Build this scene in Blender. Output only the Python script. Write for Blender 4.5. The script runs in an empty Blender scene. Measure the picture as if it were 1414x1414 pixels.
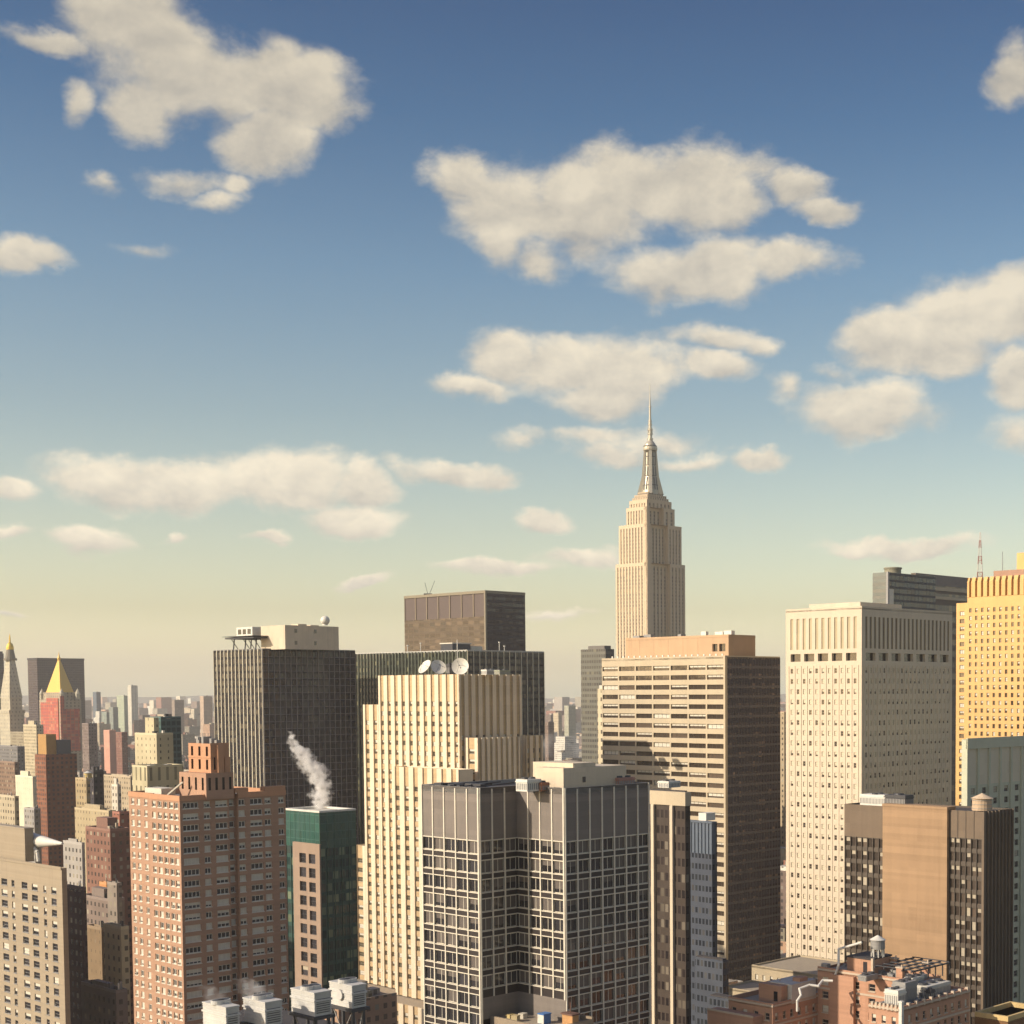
import bpy, math, random
from mathutils import Vector, Matrix, Euler
random.seed(7)
R = math.radians
scene = bpy.context.scene
# ------------------------------------------------------------------ camera
W0 = 1414.0; F = 2120.0; PX = 970.0; PY = 1066.0; CAMZ = 145.0
cam_d = bpy.data.cameras.new('camera'); cam = bpy.data.objects.new('camera', cam_d)
scene.collection.objects.link(cam); scene.camera = cam
cam_d.sensor_width = 36; cam_d.lens = F / W0 * 36
cam_d.shift_x = -(PX - W0 / 2) / W0; cam_d.shift_y = (PY - W0 / 2) / W0
cam_d.clip_start = 1; cam_d.clip_end = 120000
CR = Euler((R(87), 0, 0)).to_matrix() @ Matrix.Rotation(-0.004, 3, 'Z')
cam.matrix_world = Matrix.Translation((0, 0, CAMZ)) @ CR.to_4x4()
CO = Vector((0, 0, CAMZ)); CRI = CR.inverted()
# ------------------------------------------------------------------ world, sun, exposure
SUN_EL, SUN_AZ = 27.0, -114.0
wd = bpy.data.worlds.new("World"); scene.world = wd; wd.use_nodes = True
wn = wd.node_tree.nodes; wl = wd.node_tree.links
bg = wn['Background']; bg.inputs[1].default_value = 0.12
sky = wn.new('ShaderNodeTexSky'); sky.sky_type = 'NISHITA'; sky.sun_disc = False
sky.sun_elevation = R(SUN_EL); sky.sun_rotation = R(SUN_AZ); sky.altitude = 100
sky.air_density = 1; sky.dust_density = 2; sky.ozone_density = 1.5
def M_(op, a, b=None, c=None, clamp=False):
    n = wn.new('ShaderNodeMath'); n.operation = op; n.use_clamp = clamp
    for i, v in enumerate((a, b, c)):
        if v is None: continue
        if isinstance(v, (int, float)): n.inputs[i].default_value = v
        else: wl.new(v, n.inputs[i])
    return n.outputs[0]
tc = wn.new('ShaderNodeTexCoord'); sep = wn.new('ShaderNodeSeparateXYZ'); wl.new(tc.outputs['Generated'], sep.inputs[0])
az = M_('ARCTAN2', sep.outputs[0], sep.outputs[1]); el = M_('ARCSINE', sep.outputs[2])
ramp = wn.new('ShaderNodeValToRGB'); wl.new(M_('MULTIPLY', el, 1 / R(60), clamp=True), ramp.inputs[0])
RAMP = [(0, 4.5, 4.2, 3.5), (1, 2.95, 2.65, 2.1), (3, 1.90, 1.62, 1.20), (6, 1.58, 1.38, 1.07), (10, 1.16, 1.11, .95), (15, .80, .92, .92), (20, .45, .64, .76), (27, .23, .36, .54), (42, .70, .62, .76), (60, 1.0, .86, 1.02)]  # highest stops, out of view, brightened and purpled to fill the shadows
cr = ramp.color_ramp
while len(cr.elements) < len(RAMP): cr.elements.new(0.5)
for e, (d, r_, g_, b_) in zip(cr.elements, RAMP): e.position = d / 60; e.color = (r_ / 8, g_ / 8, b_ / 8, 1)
def VM(op, a, b=None, s=None):
    n = wn.new('ShaderNodeVectorMath'); n.operation = op
    wl.new(a, n.inputs[0])
    if b is not None:
        if isinstance(b, tuple): n.inputs[1].default_value = b
        else: wl.new(b, n.inputs[1])
    if s is not None: n.inputs['Scale'].default_value = s
    return n.outputs[1] if op == 'LENGTH' else n.outputs[0]
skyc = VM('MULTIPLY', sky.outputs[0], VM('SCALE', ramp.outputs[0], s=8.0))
# scattered fair-weather clouds, laid out by compass bearing and elevation
def ray(px, py): return (CR @ Vector(((px - PX) / F, -(py - PY) / F, -1)))
CL = [(180,25,85,62,1),(235,85,100,66,1),(350,115,95,58,1),(440,130,75,52,1),(375,195,66,48,1),(195,148,44,44,.9),(60,50,75,16,.7),(130,12,45,30,.8),
 (245,250,58,16,.5),(305,283,34,13,.5),(325,262,22,14,.55),(30,357,50,24,1),(145,255,22,13,.5),(112,150,16,26,.5),
 (640,252,58,34,1),(700,290,85,56,1),(690,335,42,38,.95),(800,290,105,58,1),(875,250,80,50,1),(955,262,105,60,1),(1010,285,60,42,1),(1095,262,50,26,.9),(1140,292,44,20,.85),
 (960,372,125,44,1),(905,380,60,40,.9),(1090,368,84,26,.9),(735,355,55,26,.7),(1030,240,70,20,.5),
 (700,488,56,36,.95),(800,500,105,44,1),(870,520,90,46,1),(830,548,80,30,.9),(650,532,66,20,.85),(985,510,62,24,1),(1000,468,66,18,.75),(1050,475,36,18,.7),
 (1225,462,76,40,1),(1320,440,90,54,1),(1405,425,80,55,1.1),(1400,510,46,46,1),(1290,480,100,34,1),(1195,560,106,42,1.1),(1230,548,60,28,.9),(1150,510,30,14,.4),(1085,535,24,22,.5),(1400,590,46,30,.6),
 (820,598,66,14,.65),(850,618,68,22,.8),(950,632,66,12,.65),(1045,629,38,15,.9),(905,605,60,14,.5),
 (152,658,84,36,1.1),(250,668,105,36,1.15),(395,662,100,42,1.15),(500,668,50,26,1),(480,714,76,24,1),
 (625,646,90,20,1),(680,659,46,17,.9),(748,716,46,17,1),(12,676,34,16,.9),(130,739,62,18,1),(240,742,17,9,.7),(370,739,30,9,.8),(5,736,36,10,.8),
 (690,786,90,13,.85),(800,770,70,16,.75),(505,801,36,9,1),(1250,752,118,17,.95),(1180,762,50,10,.7),(1405,95,40,36,.8),(8,845,22,7,.7),(725,598,40,12,.45),(200,340,30,10,.3),(770,850,60,6,.4)]
comb = wn.new('ShaderNodeCombineXYZ'); wl.new(az, comb.inputs[0]); wl.new(el, comb.inputs[1])
def noise(vec, sc, det, rough, dist=0.0):
    n = wn.new('ShaderNodeTexNoise'); n.inputs['Scale'].default_value = sc; n.inputs['Detail'].default_value = det
    n.inputs['Roughness'].default_value = rough; n.inputs['Distortion'].default_value = dist
    wl.new(vec, n.inputs['Vector']); return n
st = VM('MULTIPLY', comb.outputs[0], (1.0, 1.45, 1.0))
wob = noise(st, 14.0, 5, .6)
warp = VM('SCALE', VM('SUBTRACT', wob.outputs['Color'], (.5, .5, .5)), s=0.035)
pos = VM('ADD', comb.outputs[0], warp)
state = None      # x: how deep inside a cloud, y: height above the cloud's middle (weighted), z: the weights
for (cx, cy, rx, ry, w_) in CL:
    d = ray(cx, cy).normalized(); a0 = math.atan2(d.x, d.y); e0 = math.asin(d.z)
    pk = pos if state is None else VM('ADD', VM('SCALE', state, s=1e-7), pos)
    v = VM('MULTIPLY', VM('SUBTRACT', pk, (a0, e0, 0)), (F / rx * .98, F / ry * .94, 0))
    f = M_('MAXIMUM', M_('MULTIPLY', M_('SUBTRACT', 1.0, VM('LENGTH', v)), w_), -0.6)
    sy = wn.new('ShaderNodeSeparateXYZ'); wl.new(v, sy.inputs[0]); fp = M_('MAXIMUM', f, 0.0)
    cb_ = wn.new('ShaderNodeCombineXYZ')
    if state is None: outs = (f, M_('MULTIPLY', sy.outputs[1], fp), fp)
    else:
        sp_ = wn.new('ShaderNodeSeparateXYZ'); wl.new(state, sp_.inputs[0])
        outs = (M_('SMOOTH_MAX', sp_.outputs[0], f, 0.12), M_('MULTIPLY_ADD', sy.outputs[1], fp, sp_.outputs[1]), M_('ADD', sp_.outputs[2], fp))
    for i_, o_ in enumerate(outs): wl.new(o_, cb_.inputs[i_])
    state = cb_.outputs[0]
sp_ = wn.new('ShaderNodeSeparateXYZ'); wl.new(state, sp_.inputs[0]); field, vs, fs = sp_.outputs[0], sp_.outputs[1], sp_.outputs[2]
n1 = noise(st, 21.0, 10, .60, .15); n2 = noise(VM('ADD', st, (.007, -.011, 0)), 21.0, 10, .60, .15)
n3 = noise(st, 9.0, 4, .55)
dens0 = M_('ADD', field, M_('MULTIPLY', M_('SUBTRACT', n1.outputs[0], .5), 1.35))
mr = wn.new('ShaderNodeMapRange'); mr.interpolation_type = 'SMOOTHSTEP'; wl.new(dens0, mr.inputs[0])
mr.inputs[1].default_value = -.14; mr.inputs[2].default_value = .50
dens = M_('MULTIPLY', mr.outputs[0], .93)
# brighter where the cloud turns to the sun, greyer in its thick lower parts
shade = M_('ADD', M_('MULTIPLY', M_('SUBTRACT', n1.outputs[0], n2.outputs[0]), 1.7), M_('MULTIPLY', M_('SUBTRACT', n3.outputs[0], .5), .5))
updn = M_('DIVIDE', vs, M_('ADD', fs, .05))
shade = M_('ADD', M_('MULTIPLY_ADD', updn, .55, shade), .60, clamp=True)
cm = wn.new('ShaderNodeMix'); cm.data_type = 'RGBA'; wl.new(shade, cm.inputs[0])
cm.inputs[6].default_value = (4.6, 4.3, 3.8, 1); cm.inputs[7].default_value = (8.3, 7.4, 5.8, 1)
dim = M_('SUBTRACT', 1.06, M_('MULTIPLY', el, 0.95), clamp=False)
cmx = VM('MULTIPLY', cm.outputs[2], (1, 1, 1)); cs = wn.new('ShaderNodeVectorMath'); cs.operation = 'SCALE'; wl.new(cmx, cs.inputs[0]); wl.new(dim, cs.inputs['Scale'])
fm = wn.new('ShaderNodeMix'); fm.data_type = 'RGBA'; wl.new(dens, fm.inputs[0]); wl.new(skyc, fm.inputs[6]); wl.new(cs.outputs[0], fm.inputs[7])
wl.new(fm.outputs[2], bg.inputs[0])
sd = bpy.data.lights.new('sun', 'SUN'); sd.energy = 5.0; sd.angle = R(0.5); sd.color = (1.0, .865, .70)
sun = bpy.data.objects.new('sun', sd); scene.collection.objects.link(sun)
sv = Vector((math.sin(R(SUN_AZ)) * math.cos(R(SUN_EL)), math.cos(R(SUN_AZ)) * math.cos(R(SUN_EL)), math.sin(R(SUN_EL))))
sun.rotation_euler = sv.to_track_quat('Z', 'Y').to_euler(); sun.location = (0, 0, 600)
scene.view_settings.view_transform = 'Standard'; scene.view_settings.look = 'None'
scene.view_settings.exposure = 0.10; scene.view_settings.gamma = 1
scene.cycles.max_bounces = 5; scene.cycles.diffuse_bounces = 2; scene.cycles.glossy_bounces = 2
scene.cycles.transmission_bounces = 1; scene.cycles.volume_bounces = 0; scene.cycles.use_denoising = True
scene.cycles.sample_clamp_indirect = 4
scene.cycles.use_adaptive_sampling = True; scene.cycles.adaptive_threshold = 0.02; scene.cycles.adaptive_min_samples = 16

# ------------------------------------------------------------------ helpers
TH = R(48); BD = Vector((math.cos(TH), math.sin(TH), 0)); AD = Vector((-math.sin(TH), math.cos(TH), 0))
def at(px, py, Y):
    r = ray(px, py); return CO + r * (Y / r.y)
def proj(p):
    q = CRI @ (p - CO); return (PX + F * q.x / -q.z, PY - F * q.y / -q.z)
def ext(P, D, px, hi=600.0):
    lo = 0.0; s = 1 if proj(P + D)[0] > proj(P)[0] else -1
    for _ in range(40):
        m = (lo + hi) / 2
        if (proj(P + D * m)[0] - px) * s < 0: lo = m
        else: hi = m
    return lo
def link(o, parent=None):
    scene.collection.objects.link(o)
    if parent: o.parent = parent
    return o
def tag(o, label=None, cat=None, group=None, kind=None):
    if label: o['label'] = label
    if cat: o['category'] = cat
    if group: o['group'] = group
    if kind: o['kind'] = kind
    return o

class MB:
    def __init__(s): s.v = []; s.f = []; s.m = []; s.sm = []
    def quad(s, a, b, c, d, m=0):
        n = len(s.v); s.v += [tuple(a), tuple(b), tuple(c), tuple(d)]; s.f.append((n, n+1, n+2, n+3)); s.m.append(m)
    def box(s, x0, y0, z0, x1, y1, z1, m=0, bottom=False):
        n = len(s.v)
        s.v += [(x0,y0,z0),(x1,y0,z0),(x1,y1,z0),(x0,y1,z0),(x0,y0,z1),(x1,y0,z1),(x1,y1,z1),(x0,y1,z1)]
        fs = [(4,5,6,7),(0,1,5,4),(1,2,6,5),(2,3,7,6),(3,0,4,7)] + ([(3,2,1,0)] if bottom else [])
        s.f += [tuple(n + i for i in q) for q in fs]; s.m += [m] * len(fs)
    def cyl(s, cx, cy, z0, z1, r0, r1, n=16, m=0, cap=True, rot=0.0):
        k = len(s.v)
        for z, r in ((z0, r0), (z1, r1)):
            for i in range(n):
                t = rot + 2 * math.pi * i / n; s.v.append((cx + r * math.cos(t), cy + r * math.sin(t), z))
        for i in range(n):
            j = (i + 1) % n; s.f.append((k + i, k + j, k + n + j, k + n + i)); s.m.append(m)
        if cap and r1 > 0: s.f.append(tuple(k + n + i for i in range(n))); s.m.append(m)
    def bar(s, a, b, r, m=0, n=5):
        a = Vector(a); b = Vector(b); d = (b - a).normalized(); u = d.orthogonal().normalized(); w = d.cross(u); k = len(s.v)
        for p in (a, b):
            for i in range(n):
                t = 2 * math.pi * i / n; s.v.append(tuple(p + (u * math.cos(t) + w * math.sin(t)) * r))
        for i in range(n):
            j = (i + 1) % n; s.f.append((k + i, k + j, k + n + j, k + n + i)); s.m.append(m)
        s.f.append(tuple(k + n + i for i in range(n))); s.m.append(m); s.f.append(tuple(k + n - 1 - i for i in range(n))); s.m.append(m)
    def lathe(s, prof, n=16, m=0, c=(0, 0, 0)):
        for (r0, z0), (r1, z1) in zip(prof, prof[1:]): s.cyl(c[0], c[1], c[2] + z0, c[2] + z1, r0, r1, n, m, False)
        s.cyl(c[0], c[1], c[2] + prof[-1][1], c[2] + prof[-1][1] + .001, prof[-1][0], prof[-1][0], n, m)
    def pt(s, side, pl, u, z, d=0.0): return (pl + d, u, z) if side == 'L' else (u, pl + d, z)
    def plane(s, side, pl, u0, u1, z0, z1, m=0, d=0.0):
        P = lambda u, z: s.pt(side, pl, u, z, d)
        if side == 'L': s.quad(P(u1, z0), P(u0, z0), P(u0, z1), P(u1, z1), m)
        else: s.quad(P(u0, z0), P(u1, z0), P(u1, z1), P(u0, z1), m)
    def wall(s, side, pl, u0, u1, z0, z1, cols, rows, dep, m=0, mr=None, pane=None):
        """a wall with real openings: cols and rows are (start, end) intervals"""
        mr = m if mr is None else mr
        cols = [c for c in cols if c[0] > u0 - 1e-4 and c[1] < u1 + 1e-4]; rows = sorted(r for r in rows if r[0] >= z0 - 1e-4 and r[1] <= z1 + 1e-4)
        if not cols or not rows: s.plane(side, pl, u0, u1, z0, z1, m); return
        e = u0
        for a, b in cols + [(u1, u1)]:
            if a - e > 1e-3: s.plane(side, pl, e, a, z0, z1, m)
            e = b
        P = lambda u, z, d: s.pt(side, pl, u, z, d)
        for a, b in cols:
            e = z0
            for c, d in rows + [(z1, z1)]:
                if c - e > 1e-3: s.plane(side, pl, a, b, e, c, m)
                e = d
            for c, d in rows:
                s.quad(P(a,c,0), P(a,d,0), P(a,d,dep), P(a,c,dep), mr); s.quad(P(b,c,0), P(b,d,0), P(b,d,dep), P(b,c,dep), mr)
                s.quad(P(a,c,0), P(b,c,0), P(b,c,dep), P(a,c,dep), mr); s.quad(P(a,d,0), P(b,d,0), P(b,d,dep), P(a,d,dep), mr)
                if pane is not None: s.plane(side, pl, a, b, c, d, pane, dep)
    def mesh(s, name, mats):
        me = bpy.data.meshes.new(name); me.from_pydata(s.v, [], s.f)
        for m in (mats if isinstance(mats, (list, tuple)) else [mats]): me.materials.append(m)
        me.polygons.foreach_set('material_index', s.m); me.update(); return me
    def build(s, name, mats, parent=None, smooth=False):
        me = s.mesh(name, mats)
        if smooth: me.polygons.foreach_set('use_smooth', [True] * len(me.polygons))
        return link(bpy.data.objects.new(name, me), parent)

# ------------------------------------------------------------------ materials
def newmat(name):
    m = bpy.data.materials.new(name); m.use_nodes = True; nt = m.node_tree
    return m, nt, nt.nodes['Principled BSDF']
class NT:
    def __init__(s, nt): s.nt = nt; s.n = nt.nodes; s.l = nt.links
    def put(s, v, sock):
        if isinstance(v, (int, float)): sock.default_value = v
        elif isinstance(v, tuple): sock.default_value = v if len(v) == 4 or sock.type == 'VECTOR' else v + (1,)
        else: s.l.new(v, sock)
    def math(s, op, a, b=0.0, c=0.0, clamp=False):
        n = s.n.new('ShaderNodeMath'); n.operation = op; n.use_clamp = clamp
        s.put(a, n.inputs[0]); s.put(b, n.inputs[1]); s.put(c, n.inputs[2]); return n.outputs[0]
    def obj(s): return s.n.new('ShaderNodeTexCoord').outputs['Object']
    def noise(s, vec, sc, det=4, rough=.6):
        n = s.n.new('ShaderNodeTexNoise'); n.inputs['Scale'].default_value = sc; n.inputs['Detail'].default_value = det; n.inputs['Roughness'].default_value = rough
        s.l.new(vec, n.inputs['Vector']); return n.outputs[0]
    def vmul(s, v, t):
        n = s.n.new('ShaderNodeVectorMath'); n.operation = 'MULTIPLY'; s.l.new(v, n.inputs[0]); n.inputs[1].default_value = t; return n.outputs[0]
    def mix(s, f, a, b):
        n = s.n.new('ShaderNodeMix'); n.data_type = 'RGBA'; s.put(f, n.inputs[0]); s.put(a, n.inputs[6]); s.put(b, n.inputs[7]); return n.outputs[2]
    def wn(s, vec):
        n = s.n.new('ShaderNodeTexWhiteNoise'); n.noise_dimensions = '3D'; s.l.new(vec, n.inputs[0]); return n
    def xyz(s, a, b, c=0.0):
        n = s.n.new('ShaderNodeCombineXYZ'); s.put(a, n.inputs[0]); s.put(b, n.inputs[1]); s.put(c, n.inputs[2]); return n.outputs[0]
def sc3(c, k): return tuple(min(x * k, .95) for x in c)
def wallmat(name, c, rough=.85, var=.18, courses=0.0, scale=.09):
    m, nt, b = newmat(name); t = NT(nt); o = t.obj()
    f = t.noise(o, scale, 5); st = t.noise(t.vmul(o, (1, 1, .06)), .7, 3); fi = t.noise(o, 1.7, 3)
    k = t.math('ADD', t.math('MULTIPLY', f, .45), t.math('ADD', t.math('MULTIPLY', st, .33), t.math('MULTIPLY', fi, .22)))
    k = t.math('MULTIPLY_ADD', t.math('SUBTRACT', k, .5), 3.4, .5, clamp=True)
    s = nt.nodes.new('ShaderNodeSeparateXYZ'); t.l.new(o, s.inputs[0])
    pn = t.wn(t.xyz(t.math('FLOOR', t.math('DIVIDE', t.math('ADD', s.outputs[0], s.outputs[1]), 2.7)), t.math('FLOOR', t.math('DIVIDE', s.outputs[2], 3.6)), 1.0)).outputs[0]
    k = t.math('ADD', t.math('MULTIPLY', k, .62), t.math('MULTIPLY', pn, .38))
    if courses:
        row = t.wn(t.xyz(t.math('FLOOR', t.math('DIVIDE', s.outputs[2], courses)), 0.0)).outputs[0]
        k = t.math('ADD', t.math('MULTIPLY', k, .6), t.math('MULTIPLY', row, .4))
    s2 = t.noise(t.vmul(o, (1, 1, .035)), .55, 5, .7); soot = t.math('MULTIPLY_ADD', s2, 3.5, -1.95, clamp=True)
    t.put(t.mix(t.math('MULTIPLY', soot, .42), t.mix(k, sc3(c, 1 - var), sc3(c, 1 + var)), (c[0] * .5, c[1] * .46, c[2] * .45)), b.inputs['Base Color']); b.inputs['Roughness'].default_value = rough
    b.inputs['Specular IOR Level'].default_value = .25
    return m
def glassmat(name, c, rough=.12, c2=None, spec=.6):
    m, nt, b = newmat(name); t = NT(nt); o = t.obj()
    c2 = c2 or sc3(c, 2.2)
    t.put(t.mix(t.noise(o, .35, 2), c, c2), b.inputs['Base Color']); b.inputs['Roughness'].default_value = rough
    b.inputs['Specular IOR Level'].default_value = spec; b.inputs['IOR'].default_value = 1.7
    oi = nt.nodes.new('ShaderNodeObjectInfo'); g = nt.nodes.new('ShaderNodeNewGeometry'); w = t.wn(t.vmul(g.outputs['Position'], (.11, .11, .11)))
    v1 = nt.nodes.new('ShaderNodeTexNoise'); v1.inputs['Scale'].default_value = .45; t.l.new(o, v1.inputs['Vector']); va = nt.nodes.new('ShaderNodeVectorMath'); va.operation = 'MULTIPLY_ADD'; t.l.new(v1.outputs['Color'], va.inputs[0]); va.inputs[1].default_value = (.08, .08, .08); t.l.new(g.outputs['Normal'], va.inputs[2])
    vb = nt.nodes.new('ShaderNodeVectorMath'); vb.operation = 'ADD'; t.l.new(va.outputs[0], vb.inputs[0]); vb.inputs[1].default_value = (-.04, -.04, -.04); vn = nt.nodes.new('ShaderNodeVectorMath'); vn.operation = 'NORMALIZE'; t.l.new(vb.outputs[0], vn.inputs[0]); t.l.new(vn.outputs[0], b.inputs['Normal'])
    rv = nt.nodes.new('ShaderNodeMix'); rv.data_type = 'RGBA'; t.put(t.mix(t.noise(o, .35, 2), c, c2), rv.inputs[6]); rv.inputs[7].default_value = sc3(c2, 2.4) + (1,); t.put(t.math('MULTIPLY', t.math('POWER', oi.outputs['Random'], 3.0), .8), rv.inputs[0]); t.l.new(rv.outputs[2], b.inputs['Base Color'])
    return m
def facademat(name, wall, glass, pw, fh, a=.25, b_=.75, c=.3, d=.8, lit=(.45,.40,.30), plit=.25, grey=(.12,.11,.10), rough=.8, grough=.15, mull=None, roof=None):
    """wall with a regular grid of openings whose panes differ, some with pale blinds (u runs along either face)"""
    m, nt, bs = newmat(name); t = NT(nt); o = t.obj(); s = nt.nodes.new('ShaderNodeSeparateXYZ'); t.l.new(o, s.inputs[0])
    u = t.math('DIVIDE', t.math('ADD', s.outputs[0], s.outputs[1]), pw); z = t.math('DIVIDE', s.outputs[2], fh)
    fu = t.math('FRACT', u); fz = t.math('FRACT', z)
    inside = t.math('MULTIPLY', t.math('MULTIPLY', t.math('GREATER_THAN', fu, a), t.math('LESS_THAN', fu, b_)), t.math('MULTIPLY', t.math('GREATER_THAN', fz, c), t.math('LESS_THAN', fz, d)))
    g = nt.nodes.new('ShaderNodeNewGeometry'); gs = nt.nodes.new('ShaderNodeSeparateXYZ'); t.l.new(g.outputs['Normal'], gs.inputs[0])
    up = t.math('GREATER_THAN', gs.outputs[2], .5); inside = t.math('MULTIPLY', inside, t.math('SUBTRACT', 1.0, up))
    w = t.wn(t.xyz(t.math('FLOOR', u), t.math('FLOOR', z), 3.0)); r1 = w.outputs[0]; ws = nt.nodes.new('ShaderNodeSeparateColor'); t.l.new(w.outputs[1], ws.inputs[0])
    k = t.noise(o, .08, 4); wall_c = t.mix(t.math('MULTIPLY_ADD', t.math('SUBTRACT', k, .5), 2.2, .5, clamp=True), sc3(wall, .84), sc3(wall, 1.14))
    if roof: wall_c = t.mix(up, wall_c, roof)
    gl = t.mix(ws.outputs[1], glass, grey); gl = t.mix(t.math('LESS_THAN', r1, plit), gl, t.mix(ws.outputs[2], lit, sc3(lit, .6)))
    t.put(t.mix(inside, wall_c, gl), bs.inputs['Base Color'])
    t.put(t.math('MULTIPLY_ADD', inside, grough - rough, rough), bs.inputs['Roughness']); t.put(t.math('MULTIPLY_ADD', inside, .38, .12), bs.inputs['Specular IOR Level']); bs.inputs['IOR'].default_value = 1.5
    va = nt.nodes.new('ShaderNodeVectorMath'); va.operation = 'MULTIPLY_ADD'; t.l.new(w.outputs[1], va.inputs[0]); va.inputs[1].default_value = (.05, .05, .05); t.l.new(g.outputs['Normal'], va.inputs[2])
    vb = nt.nodes.new('ShaderNodeVectorMath'); vb.operation = 'ADD'; t.l.new(va.outputs[0], vb.inputs[0]); vb.inputs[1].default_value = (-.025, -.025, -.025); vn = nt.nodes.new('ShaderNodeVectorMath'); vn.operation = 'NORMALIZE'; t.l.new(vb.outputs[0], vn.inputs[0]); t.l.new(vn.outputs[0], bs.inputs['Normal'])
    return m
def flat(name, c, rough=.7, metal=0.0):
    m, nt, b = newmat(name); t = NT(nt); k = t.noise(t.obj(), .8, 4)
    t.put(t.mix(k, sc3(c, .8), sc3(c, 1.2)), b.inputs['Base Color']); b.inputs['Roughness'].default_value = rough; b.inputs['Metallic'].default_value = metal
    return m
GL_DARK = glassmat('dark_glass', (.012,.011,.012)); GL_BROWN = glassmat('brown_glass', (.03,.022,.016))
BLIND = flat('window_blind', (.42,.36,.26), .6); BLIND_W = flat('white_blind', (.62,.57,.46), .6)
ROOF_G = flat('grey_roofing', (.17,.155,.135), .9); ROOF_T = flat('tan_roofing', (.36,.30,.22), .9); ROOF_D = flat('dark_roofing', (.055,.05,.05), .9); ROOF_W = flat('pale_roofing', (.55,.52,.44), .8)
METAL_W = flat('white_metal', (.66,.63,.55), .5); METAL_G = flat('grey_metal', (.28,.27,.25), .5); METAL_D = flat('dark_metal', (.05,.05,.055), .5)
WOOD = flat('tank_wood', (.42,.32,.22), .85); COPPER = flat('orange_brick', (.40,.17,.09), .85)

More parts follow.
